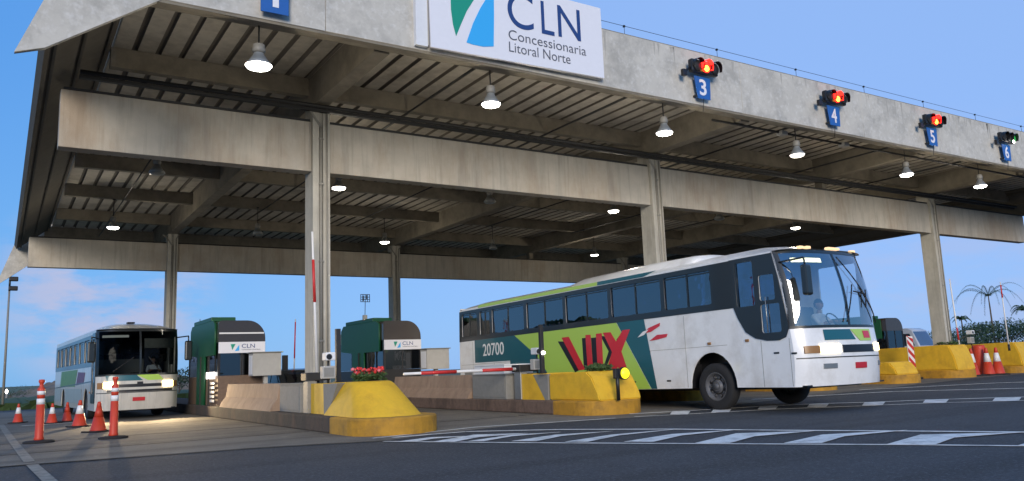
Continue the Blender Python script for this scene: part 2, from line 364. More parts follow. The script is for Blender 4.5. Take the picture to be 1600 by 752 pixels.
# painted markings
mb = MB()
def strip(pts, wd, z=.004):
    for (a, b), (c, d) in zip(pts, pts[1:]):
        v = Vector((c - a, d - b)).normalized(); n = Vector((-v.y, v.x)) * wd / 2
        quadmark(mb, [(a - n.x, b - n.y), (c - n.x, d - n.y), (c + n.x, d + n.y), (a + n.x, b + n.y)], z)
worn = [([(.18, 31.0), (.36, 21.3), (.50, 15.3)], .16), ([(.52, 14.7), (.66, 11.2), (.9, 5)], .16)]
near1 = [(5.76, 13.37), (7.02, 11.17), (8.14, 9.37), (9.12, 7.81), (9.98, 6.44), (10.68, 5.19), (12.6, 1.5)]
far1 = [(6.2, 14.0), (7.69, 13.9), (9.0, 12.6), (10.12, 10.85), (10.95, 9.0), (11.75, 7.4), (12.5, 5.75), (14.6, 1.6)]
strip(near1, .08); strip(far1, .12)
bars = [[(5.85, 13.05), (6.03, 12.78), (6.63, 13.32), (6.96, 13.26)],
[(6.25, 12.46), (6.46, 12.16), (7.39, 13.06), (7.78, 12.91)],
[(6.69, 12.01), (6.83, 11.8), (7.8, 12.4), (8.23, 12.43)],
[(7.13, 11.36), (7.35, 11.04), (8.25, 11.7), (8.8, 11.74)],
[(7.59, 10.51), (7.78, 10.24), (8.79, 10.84), (9.56, 10.98)],
[(8.13, 9.73), (8.36, 9.39), (9.43, 10.05), (10.11, 10.07)],
[(8.61, 8.7), (8.86, 8.34), (10.07, 9.25), (10.6, 9.03)],
[(9.31, 7.69), (9.56, 7.33), (10.59, 8.02), (11.29, 7.9)],
[(9.92, 6.53), (10.22, 6.11), (11.3, 6.89), (11.86, 6.57)],
[(10.64, 5.25), (10.95, 4.82), (12.1, 5.46), (12.63, 5.14)]]
for q in bars:
    ex = [(q[1][0] + (q[1][0] - q[0][0]) * .12, q[1][1] + (q[1][1] - q[0][1]) * .12), (q[3][0] + (q[3][0] - q[2][0]) * .1, q[3][1] + (q[3][1] - q[2][1]) * .1)]
    # the bar widens into a worn hook where it joins the far line
    m1 = (ex[0][0] + (ex[1][0] - ex[0][0]) * .55, ex[0][1] + (ex[1][1] - ex[0][1]) * .55); dx_, dy_ = q[3][0] - q[2][0], q[3][1] - q[2][1]
    quadmark(mb, [q[0], ex[0], m1, (q[0][0] + (q[2][0] - q[0][0]) * .55, q[0][1] + (q[2][1] - q[0][1]) * .55)], .008)
    quadmark(mb, [(q[0][0] + (q[2][0] - q[0][0]) * .55, q[0][1] + (q[2][1] - q[0][1]) * .55), m1, (ex[1][0] + dx_ * .55 + .12, ex[1][1] + dy_ * .55 - .38), q[2]], .008)
bars2 = [[(12.86, 13.72), (13.03, 13.33), (13.86, 14.09), (13.69, 14.51)],
[(13.72, 13.29), (13.96, 12.98), (14.86, 13.73), (14.61, 14.07)],
[(14.99, 13.05), (15.14, 12.66), (16.13, 13.4), (15.99, 13.83)],
[(16.06, 12.5), (16.3, 12.16), (17.38, 12.88), (17.13, 13.25)],
[(16.96, 11.68), (17.2, 11.32), (18.32, 11.98), (18.08, 12.37)],
[(18.21, 10.96), (18.46, 10.55), (19.66, 11.16), (19.41, 11.6)],
[(19.28, 9.93), (19.53, 9.48), (20.77, 10.02), (20.53, 10.5)],
[(20.4, 8.9), (20.66, 8.5), (21.9, 9.0), (21.64, 9.4)]]
for q in bars2: quadmark(mb, q, .008)
strip([(12.0, 13.95), (13.0, 13.5), (15.2, 12.75), (16.9, 11.6), (18.3, 10.75), (19.4, 9.7), (20.6, 8.6)], .05)
strip([(12.6, 14.8), (13.9, 14.35), (16.1, 13.75), (17.3, 13.15), (18.3, 12.2), (19.6, 11.4), (20.8, 10.3), (22.0, 9.2)], .10)
strip([(18.5, 16.3), (23.3, 14.9), (25.42, 12.3), (27.5, 9.5)], .14)
strip([(24.2, 16.7), (29.3, 14.9), (33, 11)], .12)
strip([(5.9, 14.2), (8.4, 14.75), (11.5, 14.0)], .07)
strip([(-6, 22.6), (.1, 22.9)], .12); strip([(.7, 29.2), (2.4, 29.2)], .12)
tag(mb.build('road_markings', M['roadpaint']), kind='structure')
mb = MB()
for a_, b_ in worn: strip(a_, b_)
tag(mb.build('worn_lane_line', M['wornpaint']), kind='structure')
mb = MB()
n = 60
random.seed(5)
for i in range(n):
    x = -14 + i * .55
    mb.hexa([(x, 49 + random.random(), -.01), (x + .9, 49 + random.random(), -.01), (x + .9, 64, -.01), (x, 64, -.01)], [(x + .1, 49.6, .25 + .25 * random.random()), (x + .8, 49.8, .2 + .3 * random.random()), (x + .8, 63, .5), (x, 63, .4)])
tag(mb.build('grass_verge', M['grass']), kind='structure')
# low earth mound behind the left bus
def mound(name, cx, cy, rx, ry, h, m, seed, res=44):
    random.seed(seed); ph = [random.random() * 6 for _ in range(8)]
    rows = []
    for i in range(res + 1):
        row = []
        for j in range(res + 1):
            u, v = -1 + 2 * i / res, -1 + 2 * j / res
            d = max(0, 1 - (u * u + v * v)); z = d ** .6
            z *= 1 + .22 * math.sin(5 * u + ph[0]) + .16 * math.sin(9 * v + 4 * u + ph[1]) + .10 * math.sin(19 * u + 13 * v + ph[2]) + .07 * math.sin(31 * u - 23 * v + ph[3])
            row.append((cx + u * rx, cy + v * ry, -.05 + h * z))
        rows.append(row)
    mb = MB(); mb.grid(rows); return tag(mb.build(name, m), kind='structure')
mound('earth_mound', 5.0, 82, 5.6, 8, 1.15, M['earth'], 4)
mound('earth_mound', 14.0, 95, 9, 10, 1.9, M['earth'], 9)

# ------------------------------------------------------------------ the toll canopy
canopy = empty('toll_canopy', 'wide concrete toll plaza canopy on tall grey columns over the lanes', 'canopy', (18, 30, 0))
CO = Vector((-18, -30, 0))
def cpart(mb, name, m, **k):
    for v in mb.bm.verts: v.co += CO
    return mb.build(name, m, canopy)
XR = 43.2
COLX = (6.55, 18.15, 34.75)
for row, Y in (('f', 19.5), ('b', 40.6)):
    for x in COLX:
        mb = MB(); mb.hexa(*[[(x, Y, z), (x + .16, Y, z), (x + .16, Y + .06, z), (x + .27, Y + .06, z), (x + .27, Y, z), (x + .45, Y, z), (x + .45, Y + .62, z), (x, Y + .62, z)] for z in (0, 8.12)])
        co = cpart(mb, 'column', M['col'])
        mb = MB(); mb.tube([(x + .215, Y + .02, .4), (x + .215, Y + .02, 7.55), (x - .12, Y + .0, 8.0), (x - .25, Y, 8.05)], .042)
        mb.tube([(x + .36, Y - .03, .4), (x + .36, Y - .03, 7.9), (x + .5, Y - .03, 8.1)], .022)
        for z in (2, 4, 6, 7.2): mb.box(x + .15, x + .28, Y - .035, Y - .005, z, z + .04)
        p = cpart(mb, 'drain_pipe', M['pvc']); p.parent = co
# longitudinal beams, one per bay, butting into the columns
for Y in (19.6, 40.75):
    xs = [.86] + [v for c in COLX for v in (c, c + .45)] + [XR]
    for a, b in zip(xs[::2], xs[1::2]):
        mb = MB(); mb.box(a + .003, b - .003, Y, Y + .38, 6.36, 7.68, .015); cpart(mb, 'longitudinal_beam', M['conc'])
        mb = MB(); mb.box(a + .05, b - .05, Y + .003, Y + .25, 7.683, 7.74); cpart(mb, 'beam_joint', M['dark'])
# rafters
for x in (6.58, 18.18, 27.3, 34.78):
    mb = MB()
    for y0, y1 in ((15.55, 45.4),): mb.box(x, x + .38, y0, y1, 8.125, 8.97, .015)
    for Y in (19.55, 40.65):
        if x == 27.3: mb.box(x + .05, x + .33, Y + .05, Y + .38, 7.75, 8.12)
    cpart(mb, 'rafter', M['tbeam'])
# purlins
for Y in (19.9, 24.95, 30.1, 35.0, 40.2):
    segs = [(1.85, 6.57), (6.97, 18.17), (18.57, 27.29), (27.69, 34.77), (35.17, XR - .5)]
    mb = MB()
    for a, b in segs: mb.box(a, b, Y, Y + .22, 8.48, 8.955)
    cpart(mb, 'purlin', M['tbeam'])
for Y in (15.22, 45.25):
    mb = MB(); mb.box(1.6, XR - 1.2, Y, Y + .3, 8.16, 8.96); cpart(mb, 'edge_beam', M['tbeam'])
# corrugated sheet, ridges running across the plaza's depth
mb = MB(); x = 1.9; z = 9.0; pr = []
while x < XR - .6:
    pr += [(x, z - .03), (x + .385, z - .03), (x + .41, z + .05), (x + .495, z + .05)]; x += .52
for (a, za), (b, zb) in zip(pr, pr[1:]):
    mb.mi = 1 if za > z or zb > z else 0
    mb.face([(a, 15.3, za), (b, 15.3, zb), (b, 45.4, zb), (a, 45.4, za)][::-1])
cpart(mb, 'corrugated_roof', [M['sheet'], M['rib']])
mb = MB(); mb.box(1.9, XR - .6, 15.3, 45.4, 9.12, 9.2); cpart(mb, 'roof_deck', M['fascia'])
# sloping side wings
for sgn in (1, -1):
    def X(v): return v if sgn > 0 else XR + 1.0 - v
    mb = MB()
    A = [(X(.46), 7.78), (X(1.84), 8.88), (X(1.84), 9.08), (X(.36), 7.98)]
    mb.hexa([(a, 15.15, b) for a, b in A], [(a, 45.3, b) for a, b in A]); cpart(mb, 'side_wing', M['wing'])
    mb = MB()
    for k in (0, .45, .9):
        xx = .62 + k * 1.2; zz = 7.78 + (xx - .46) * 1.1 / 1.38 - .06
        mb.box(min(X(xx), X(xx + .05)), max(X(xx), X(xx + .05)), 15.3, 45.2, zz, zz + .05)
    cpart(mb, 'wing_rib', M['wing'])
# front fascia in panels, back fascia, with the drooping ends
def fascia(Y, left, right, name, seams):
    zb, zt = 8.1, 9.62
    xs = [2.2] + seams + [XR - 1.2]
    for i, (a, b) in enumerate(zip(xs, xs[1:])):
        if i == 0: L = left + [(b - .008, zt), (b - .008, zb), (a, zb)]
        elif i == len(xs) - 2: L = [(a + .008, zb), (a + .008, zt)] + right
        else: L = [(a + .008, zb), (a + .008, zt), (b - .008, zt), (b - .008, zb)]
        o = plate(name, [[(x - 18, z) for x, z in L]], .12, M['fascia'], canopy, 'xz', Y - 30)
lf = [(2.2, 8.1), (.39, 6.82), (-.04, 6.67), (1.08, 9.62)][1:]
rt = [(XR - .08, 9.62), (XR + 1.04, 6.67), (XR + .61, 6.82), (XR - 1.2, 8.1)]
fascia(15.0, lf, rt, 'fascia_panel', [5.28, 11.1, 17.6, 23.3, 29.0, 34.8])
fascia(45.5, [(.95, 7.0), (.1, 6.30), (-.3, 6.0), (.9, 9.62)], rt, 'fascia_panel', [11, 20, 30])
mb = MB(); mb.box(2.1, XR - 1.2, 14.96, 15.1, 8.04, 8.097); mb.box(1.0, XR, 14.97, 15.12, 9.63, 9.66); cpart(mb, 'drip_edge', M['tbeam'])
random.seed(21)
mb = MB()
for i in range(70):
    x = 2.6 + random.random() * 38
    if 7.2 < x < 12.5: continue
    wv = random.uniform(.015, .06); ln = random.uniform(.15, .8) * random.choice((.5, 1, 1))
    n_ = 5; P_ = []
    for k_ in range(n_): f_ = k_ / (n_ - 1); P_.append((x + wv * (1 - f_) + random.uniform(-.006, .006), 9.6 - ln * f_))
    for k_ in range(n_ - 1, -1, -1): f_ = k_ / (n_ - 1); P_.append((x - wv * (1 - f_) + random.uniform(-.006, .006), 9.6 - ln * f_))
    for k_ in range(n_ - 1): 
        a_, b_, c_, d_ = P_[k_], P_[k_ + 1], P_[2 * n_ - 2 - k_], P_[2 * n_ - 1 - k_]
        mb.face([(a_[0], 14.937, a_[1]), (b_[0], 14.937, b_[1]), (c_[0], 14.937, c_[1]), (d_[0], 14.937, d_[1])])
tag(cpart(mb, 'drip_stain', M['dripstain']), kind='stuff')
mb = MB()
xk = 3.1; pts = []
while xk < 42: mb.cyl((xk, 15.02, 9.6), (xk, 15.02, 9.88), .007, n=6); mb.box(xk - .025, xk + .025, 15.0, 15.05, 9.87, 9.92); pts.append((xk, 15.02, 9.9)); xk += 3.43
mb.tube(pts, .007, 5)
cpart(mb, 'lightning_wire', M['dark'])
# conduits under the roof
mb = MB(); mb.tube([(1.2, 19.3, 8.03), (42, 19.3, 8.03)], .055, 8); mb.box(1.2, 42, 19.38, 19.5, 7.92, 8.0)
cpart(mb, 'cable_tray', M['dark'])
mb = MB()
for x in (9.4, 14.2, 20.9, 26.4, 31.2): mb.tube([(x, 15.6, 8.40), (x, 24.9, 8.40), (x, 35, 8.38)], .03, 6)
for x in (3.9, ): mb.tube([(x, 24, 8.40), (x, 44, 8.40)], .025, 6)
mb.tube([(17.2, 15.75, 8.08), (42, 15.75, 8.08)], .035, 6)
cpart(mb, 'conduit', M['dark'])
for x in (20.1, 23.2):
    mb = MB(); mb.box(x, x + .28, 15.62, 15.86, 7.98, 8.12, .02); cpart(mb, 'junction_box', M['cabgrey'])

# ------------------------------------------------------------------ hanging lamps
def make_lamp(kind):
    t = empty('pendant_lamp', '', 'lamp', group='pendant lamps under the canopy')
    mb = MB(); mb.cyl((0, 0, .42), (0, 0, 1.15), .016, n=8); mb.cyl((0, 0, 1.12), (0, 0, 1.17), .06, n=10); mb.build('rod', M['dark'], t)
    mb = MB(); mb.lathe([(.05, .46), (.10, .44), (.115, .30), (.09, .26)], n=18); mb.build('housing', M['pvc'], t)
    mb = MB(); mb.lathe([(.085, .27), (.10, .20), (.15, .12), (.215, .04), (.235, 0.0), (.225, 0.0), (.08, .25)], n=28); mb.build('reflector', M['lampglass'], t)
    mb = MB(); mb.lathe([(.222, .012), (.20, -.035), (.13, -.06), (.001, -.07)], n=28); mb.build('lens', M[{'on': 'lamp_on', 'dim': 'lamp_dim', 'off': 'lamp_off'}[kind]], t)
    return t
def ldata(e):
    L = bpy.data.lights.new('lamp_light', 'POINT'); L.energy = e; L.color = (1, .89, .72); L.shadow_soft_size = .20; return L
LB, LD = ldata(85), ldata(25)
protos = {}
lamps = [
 (4.08, 15.45, 'on', 1.15, 'brightest lit pendant lamp, leftmost of the front row, below lane plate 1'),
 (9.48, 15.45, 'on', 1, 'lit pendant lamp just under the big white sign board'),
 (14.98, 15.45, 'on', 1, 'lit pendant lamp in the front row left of the conduit below signal 3'),
 (20.5, 15.45, 'dim', 1, 'dimly glowing pendant lamp between signals 3 and 4, its cone clear'),
 (26.56, 15.6, 'on', 1, 'lit pendant lamp right of signal 4, second from the right in the front row'),
 (31.32, 15.55, 'on', 1, 'lit pendant lamp at the far right, end of the front row'),
 (3.7, 25.2, 'off', 1, 'unlit pendant lamp in the left bay behind the pale beam'),
 (9.3, 25.05, 'on', 1, 'lit pendant lamp close to the right edge of the nearest column'),
 (15.2, 25.1, 'off', 1, 'unlit pendant lamp in the bay over the second booth'),
 (20.9, 24.8, 'on', 1, 'lit pendant lamp left of the second front column'),
 (26.6, 24.4, 'off', 1, 'unlit pendant lamp right of the second front column'),
 (32.3, 24.85, 'on', 1, 'lit pendant lamp above the roof front of the coach 20700'),
 (3.6, 35.1, 'on', 1, 'lit pendant lamp over the coach in lane 1'),
 (9.2, 34.7, 'off', 1, 'unlit pendant lamp left of the nearest column, in the back row'),
 (15.3, 35.1, 'on', 1, 'lit pendant lamp above the second booth, back row'),
 (21.4, 35.2, 'off', 1, 'unlit pendant lamp in the back row between two lit ones'),
 (28.4, 35.6, 'on', 1, 'lit pendant lamp above the middle of the coach 20700 roof'),
]
for x, y, k, s, lab in lamps:
    if k in protos: o = copy_tree(protos[k])
    else: o = protos[k] = make_lamp(k)
    o.location = (x, y, 7.32); o['label'] = lab; o.scale = (s, s, 1)
    if k != 'off':
        l = bpy.data.objects.new('lamp_light', LB if k == 'on' else LD); COL.objects.link(l); l.location = (x, y, 7.18)

# ------------------------------------------------------------------ lane signals and number plates on the fascia
SF = 14.92
nums = [(1, 4.2, None), (3, 15.86, 'red'), (4, 21.55, 'red'), (5, 26.98, 'red'), (6, 32.0, 'green')]
def TT(x, y, z): return lambda u, v, w_: (x + u, y - w_, z + v)
def signal(x, color, lane):
    lab = {3: 'red lane signal above number 3, nearest and largest of the red ones', 4: 'red lane signal above number 4', 5: 'red lane signal above number 5, smallest of the red ones', 6: 'lane signal with a green light at the right end of the fascia'}[lane]
    t = empty('lane_signal', lab, 'traffic light', (x, 14.62, 9.05), 0, 'lane signals along the fascia')
    mb = MB(); mb.box(-.50, .50, 0, .16, -.17, .20, .04); mb.cyl((-.5, .08, -.05), (-.72, .1, -.2), .035); mb.box(-.80, -.66, .04, .14, -.32, -.14, .01)
    mb.cyl((0, .16, 0), (0, .34, -.02), .04); mb.build('signal_housing', M['black'], t)
    for i, (dx, on) in enumerate(((-.30, False), (0.02, color == 'red'), (.36, color == 'green'))):
        mb = MB(); n = 20
        rows = []
        for a in range(-25, 206, 11):
            rows.append([(dx + .19 * math.cos(R(a)), -.0, .02 + .19 * math.sin(R(a))), (dx + .185 * math.cos(R(a)), -.11 - .06 * math.sin(R(max(0, min(180, a)))), .0 + .185 * math.sin(R(a)))])
        mb.grid(rows); v = mb.build('visor', M['black'] if not (on and color == 'red') else M['red_on'], t)  # red visor glows by itself, standing in for light from its lens
        mb = MB(); mb.lathe([(.165, -.005), (.14, -.03), (.001, -.045)], (dx, 0, .02), 'y', 20)
        mb.build('signal_lens', (M['red_on'] if color == 'red' else M['green_on']) if on else M['dark'], t)
        if on and color == 'red':
            mb = MB(); mb.lathe([(.001, -.03), (.085, -.01), (.085, .01), (.001, .03)], (dx - .04, -.07, -.05), 'y', 16); mb.build('glowing_bulb', M['red_core'], t)
        if on and color == 'green':
            mb = MB(); mb.lathe([(.001, -.03), (.06, -.01), (.06, .01), (.001, .03)], (dx - .25, -.12, -.16), 'y', 16); mb.build('glowing_bulb', M['whitelamp'], t)
for n_, x, c in nums:
    lab = {1: 'blue lane plate reading 1 at the top left of the fascia', 3: 'blue lane plate reading 3', 4: 'blue lane plate reading 4', 5: 'blue lane plate reading 5', 6: 'blue lane plate at the right end, under the green signal'}[n_]
    big = n_ == 1
    t = empty('lane_number_sign', lab, 'sign', (x, 14.78, 8.52), 0, 'lane number plates on the fascia')
    hh = .30; ww = .27
    if big: L = [(-.27, -.34), (.27, -.34), (.27, .36), (-.27, .36)]
    else: L = [(-.20, -.31), (.27, -.31), (.31, .31), (-.29, .31)]
    plate('sign_panel', [L], .03, M['signblue'], t, 'xz', 0)
    text('number', str(n_), .66, M['signwhite'], t, lambda u, v, w_, bx=.30 if not big else .13: (u - bx / 2 + .02, -.02 - w_, v - .22), .006, box=(.26 if not big else .12, .46), bold=.012)
    for q in ((-.22, -.18, .015, .16, -.25, -.2), (.18, .22, .015, .16, .18, .23)): mb = MB(); mb.box(*q); mb.build('bracket', M['dark'], t)
    if not big: mb = MB(); mb.tube([(-.02, -.03, -.31), (-.02, .02, -.66)], .012, 5); mb.build('hanging_cable', M['dark'], t)
    if c: signal(x + (0.0 if n_ < 6 else -.05), c, n_)

# company board
board = empty('company_sign', 'large white board reading CLN Concessionaria Litoral Norte on the fascia', 'sign', (10, 14.8, 9.2))
plate('sign_panel', [[(-2.42, -1.07), (2.40, -.98), (2.40, .87), (-2.42, .87)]], .08, M['signwhite'], board, 'xz', 0)
mb = MB(); mb.box(-2.5, 2.4, .05, .12, -1.0, .8); mb.build('backing_frame', M['cabgrey'], board)
mb = MB(); mb.box(-2.74, -2.46, .02, .14, -1.05, .87); mb.build('side_panel', M['white'], board)
def bp(pts): return [(x - 10, z - 9.2) for x, z in pts]
yo = -.046
plate('green_leaf_mark', [bp([(8.21, 8.50), (8.14, 8.75), (8.10, 9.1), (8.10, 9.45), (8.13, 10.0), (9.16, 10.0), (8.95, 9.80), (8.73, 9.52), (8.50, 9.15), (8.34, 8.80)])], .008, M['signgreen'], board, 'xz', yo)
plate('blue_wave_mark', [bp([(8.47, 8.40), (8.62, 8.38), (8.9, 8.38), (9.18, 8.44), (9.22, 9.2), (9.24, 9.95), (9.06, 9.62), (8.86, 9.30), (8.66, 8.90)])], .008, M['signcyan'], board, 'xz', yo)
def btxt(s, x0, x1, z0, z1, sl, m, bold=0.0, name='lettering'):
    text(name, s, 1, m, board, lambda u, v, w_: (x0 + u - 10, yo - w_, z0 + v - 9.2 + sl * u), .006, box=(x1 - x0, z1 - z0), bold=bold)
btxt('C', 9.60, 10.32, 9.02, 9.92, .0, M['navy'], .0)
btxt('L', 10.55, 10.92, 9.03, 9.86, .0, M['navy'], .0)
btxt('N', 11.04, 11.72, 9.05, 9.86, .0, M['navy'], .0)
btxt('Concessionaria', 9.60, 11.86, 8.70, 8.94, .0, M['greytext'], -.005)
btxt('Litoral Norte', 9.60, 11.36, 8.40, 8.64, .0, M['greytext'], -.005)

# ------------------------------------------------------------------ traffic islands
KH = .33
def island(x0, yf, y1=45.0, yel=2.0, wd=1.85, km='kerb'):
    x1 = x0 + wd; r = wd / 2
    def ring(z, inset=0, ya=None):
        return None
    # dark rear part and yellow nose part
    mb = MB(); mb.box(x0, x1, yf + r + yel, y1, 0, KH, .03)
    o = mb.build('traffic_island', M[km]); tag(o, kind='structure')
    pts = [(x0 + r + r * math.cos(R(a)), yf + r * .9 + r * .9 * math.sin(R(a))) for a in range(180, 361, 12)]
    pts = pts + [(x1, yf + r + yel - .003), (x0, yf + r + yel - .003)]
    ins = [(x0 + r + (p[0] - x0 - r) * .975, p[1] if p[1] > yf + r else yf + r * .9 + (p[1] - yf - r * .9) * .975) for p in pts]
    mb = MB(); mb.hexa([(a, b, 0) for a, b in pts], [(a, b, KH - .03) for a, b in pts]); mb.hexa([(a, b, KH - .03) for a, b in pts], [(a, b, KH) for a, b in ins])
    n = mb.build('painted_kerb', M['yellowk']); n.parent = o
    return o
island(5.78, 14.35, yel=.9); island(11.62, 14.85, yel=.75, km='kerb2')
island(17.2, 17.2, yel=2); island(22.9, 17.5, yel=2); island(28.6, 17.9, yel=2); island(34.3, 18.8, yel=1.2); island(40.2, 19.0, yel=1.5, wd=2.0)

def bullnose(x0, yf, label, style, hz=1.02):
    """concrete guard at the head of an island"""
    t = empty('bullnose_barrier', label, 'concrete barrier', (x0, yf, KH), 0, 'yellow bullnose barriers at the island heads')
    H = hz - KH; wd = 1.45; r = wd / 2
    def stad(z, f, sx, bk):   # f front y, sx side inset
        p = [(r + (r - sx) * math.cos(R(a)), f + (r - sx) + (r - sx) * math.sin(R(a))) for a in range(180, 361, 10)]
        return [(a, b, z) for a, b in p] + [(wd - sx, bk, z), (sx, bk, z)]
    if style == 'round':
        b = bmesh.new(); rings = []
        prof = [(0, 0, 0), (.2 * H, .20, .06), (.4 * H, .41, .115), (.6 * H, .62, .165), (.8 * H, .84, .21), (.92 * H, .98, .245), (.97 * H, 1.06, .27), (.99 * H, 1.12, .30), (H, 1.18, .35)]
        for z, f, sx in prof: rings.append([b.verts.new(p) for p in stad(z, f, sx, 2.35 - .6 * z / H)])
        n = len(rings[0])
        for A, B in zip(rings, rings[1:]):
            for i in range(n): fc = b.faces.new([A[i], A[(i + 1) % n], B[(i + 1) % n], B[i]]); fc.smooth = i < 18
        b.faces.new(rings[-1])
        bmesh.ops.recalc_face_normals(b, faces=b.faces); mb = MB(); mb.merge(b); mb.build('nose_block', M['yellow'], t)
        y0 = 2.36
    elif style == 'slope':
        mb = MB()
        prof = [(0, 0), (.10, .25 * H), (.30, .80 * H), (.50, H), (2.05, H * .95), (2.05, 0)]
        mb.hexa([(.08, y, z) for y, z in prof], [(wd - .08, y, z) for y, z in prof])
        bmesh.ops.bevel(mb.bm, geom=mb.bm.edges[:], offset=.03, segments=2, affect='EDGES')
        mb.build('nose_block', M['yellow'], t); y0 = 2.07
    else:
        mb = MB(); prof = [(0, 0), (.1, .5 * H), (.3, H * .98), (.5, H), (4.2, H * .93), (4.2, 0)]
        mb.hexa([(.0, y, z) for y, z in prof], [(wd, y, z) for y, z in prof]); bmesh.ops.bevel(mb.bm, geom=mb.bm.edges[:], offset=.04, segments=2, affect='EDGES')
        mb.build('nose_block', M['yellow'], t); return t
    # grey wedge, then the yellow tail block
    s0 = .06 if style == 'slope' else .10
    h2 = H * .97
    mb = MB(); P = [(y0 - .58, h2 * .99), (y0 + .30, h2 * .99), (y0 + .26, 0), (y0 + .02, 0)] if style == 'round' else [(y0, h2 * .97), (y0 + .68, h2 * .97), (y0 + .16, 0), (y0 + .02, 0)]
    mb.hexa([(s0, y, z) for y, z in P], [(wd - s0, y, z) for y, z in P]); mb.build('wedge_block', M['greypaint'], t)
    a = P[1][0] + .004; c = P[2][0] + .004; e = a + (.82 if style == 'round' else .62)
    mb = MB(); P2 = [(a, h2), (e, h2), (e, 0), (c, 0)]
    mb.hexa([(s0 + .0, y, z) for y, z in P2], [(wd - s0, y, z) for y, z in P2]); mb.build('tail_block', M['yellow'], t)
    return t
bullnose(5.98, 14.75, 'big rounded yellow concrete nose with red flowers on top, nearest island', 'round')
bullnose(11.82, 15.0, 'yellow concrete nose with sloped front and plant on top, second island beside the coach', 'slope')
bullnose(17.4, 17.6, 'yellow concrete nose behind the front of the coach 20700', 'far')
bullnose(28.8, 18.2, 'yellow concrete nose just right of the coach bumper', 'far', .82)
bullnose(23.1, 17.9, 'yellow concrete nose hidden mostly behind the coach bumper', 'far')
bullnose(34.45, 19.0, 'yellow concrete block in front of the rightmost leaning column', 'far', 1.42)
bullnose(40.4, 19.2, 'yellow concrete block cut off by the right edge of the picture', 'far', 1.45)

# flowers
def plant(loc, label, n, flower, h=.3, rx=.42, ry=.28, m=None):
    t = empty('potted_plant' if not flower else 'flowering_plant', label, 'plant', loc)
    random.seed(n)
    mb = MB()
    for i in range(n):
        a = random.random() * 2 * PI; q = random.random() ** .5; x, y = rx * q * math.cos(a), ry * q * math.sin(a); z = h * (.15 + .85 * random.random()) * (1 - .4 * q)
        d = Vector((random.uniform(-1, 1), random.uniform(-1, 1), random.uniform(-.2, 1))).normalized(); e = d.orthogonal().normalized(); s = random.uniform(.035, .075)
        p = Vector((x, y, z)); mb.face([p - e * s * .5, p + d * s, p + e * s * .5, p - d * s])
    for i in range(14):
        a = random.random() * 2 * PI; mb.tube([(0, 0, -.02), (rx * .7 * math.cos(a), ry * .7 * math.sin(a), h * .6)], .006, 4)
    mb.build('foliage', m or M['leaf'], t)
    if flower:
        for mm, k in ((M['petal'], 42), (M['pink'], 14)):
            mb = MB()
            for i in range(k):
                a = random.random() * 2 * PI; q = random.random() ** .5; c = Vector((rx * q * math.cos(a), ry * q * math.sin(a), h * (.55 + .5 * random.random())))
                b = bmesh.new(); bmesh.ops.create_icosphere(b, subdivisions=1, radius=random.uniform(.025, .045)); 
                for v in b.verts: v.co = v.co + c + Vector([random.uniform(-.01, .01) for _ in range(3)])
                mb.merge(b)
            mb.build('blossoms', mm, t)
    return t
plant((6.72, 16.35, 1.02), 'red flowers growing on top of the nearest yellow nose', 420, True, .26, .36, .3)
plant((12.5, 15.75, 1.0), 'low green plant on the second yellow nose', 420, False, .24, .35, .3)
plant((35.0, 19.6, 1.40), 'low green plant on the yellow block by the right column', 300, False, .2, .5, .4)

# ------------------------------------------------------------------ barriers, cabinets and equipment
def jersey(x, y0, y1, label, z0=KH, h=.68, m='jersey'):
    t = MB(); w2 = .36
    P = [(x - .06, z0), (x + .02, z0 + .22 * h), (x + .14, z0 + .45 * h), (x + .20, z0 + h), (x + .42, z0 + h), (x + .5, z0 + .45 * h), (x + .6, z0 + .22 * h), (x + .68, z0)]
    t.hexa([(a, y0, b) for a, b in P], [(a, y1, b) for a, b in P])
    o = t.build('jersey_barrier', M[m]); tag(o, label, 'concrete barrier'); return o
jersey(5.86, 20.6, 26.1, 'sloped concrete barrier on the nearest island in front of the first booth')
jersey(11.72, 20.9, 26.6, 'sloped brownish concrete barrier on the second island in front of the second booth')
def boxthing(name, x0, x1, y0, y1, z0, z1, m, label, cat, trim=None):
    t = empty(name, label, cat, ((x0 + x1) / 2, (y0 + y1) / 2, z0)); a, b, c = (x1 - x0) / 2, (y1 - y0) / 2, z1 - z0
    mb = MB(); mb.box(-a, a, -b, b, 0, c, .015); mb.build('body', m, t)
    mb = MB(); mb.box(-a - .012, -a - .002, -b + .05, b - .05, .06, c - .06, .003); mb.build('door_panel', trim or m, t)
    mb = MB(); mb.box(-a - .02, a + .02, -b - .02, b + .02, c + .002, c + .03); mb.build('lid', m, t)
    return t
boxthing('concrete_plinth', 6.0, 6.5, 18.8, 20.4, KH, .98, M['greypaint'], 'grey plinth between the concrete barrier and the nearest column', 'plinth')
boxthing('control_cabinet', 11.72, 12.75, 18.85, 20.7, KH, .99, M['greypaint'], 'low grey control cabinet behind the second yellow nose', 'cabinet')
boxthing('white_cabinet', 11.75, 12.7, 18.95, 20.6, 1.02, 1.25, M['white'], 'white box lying on the grey control cabinet under the lowered arm', 'cabinet')
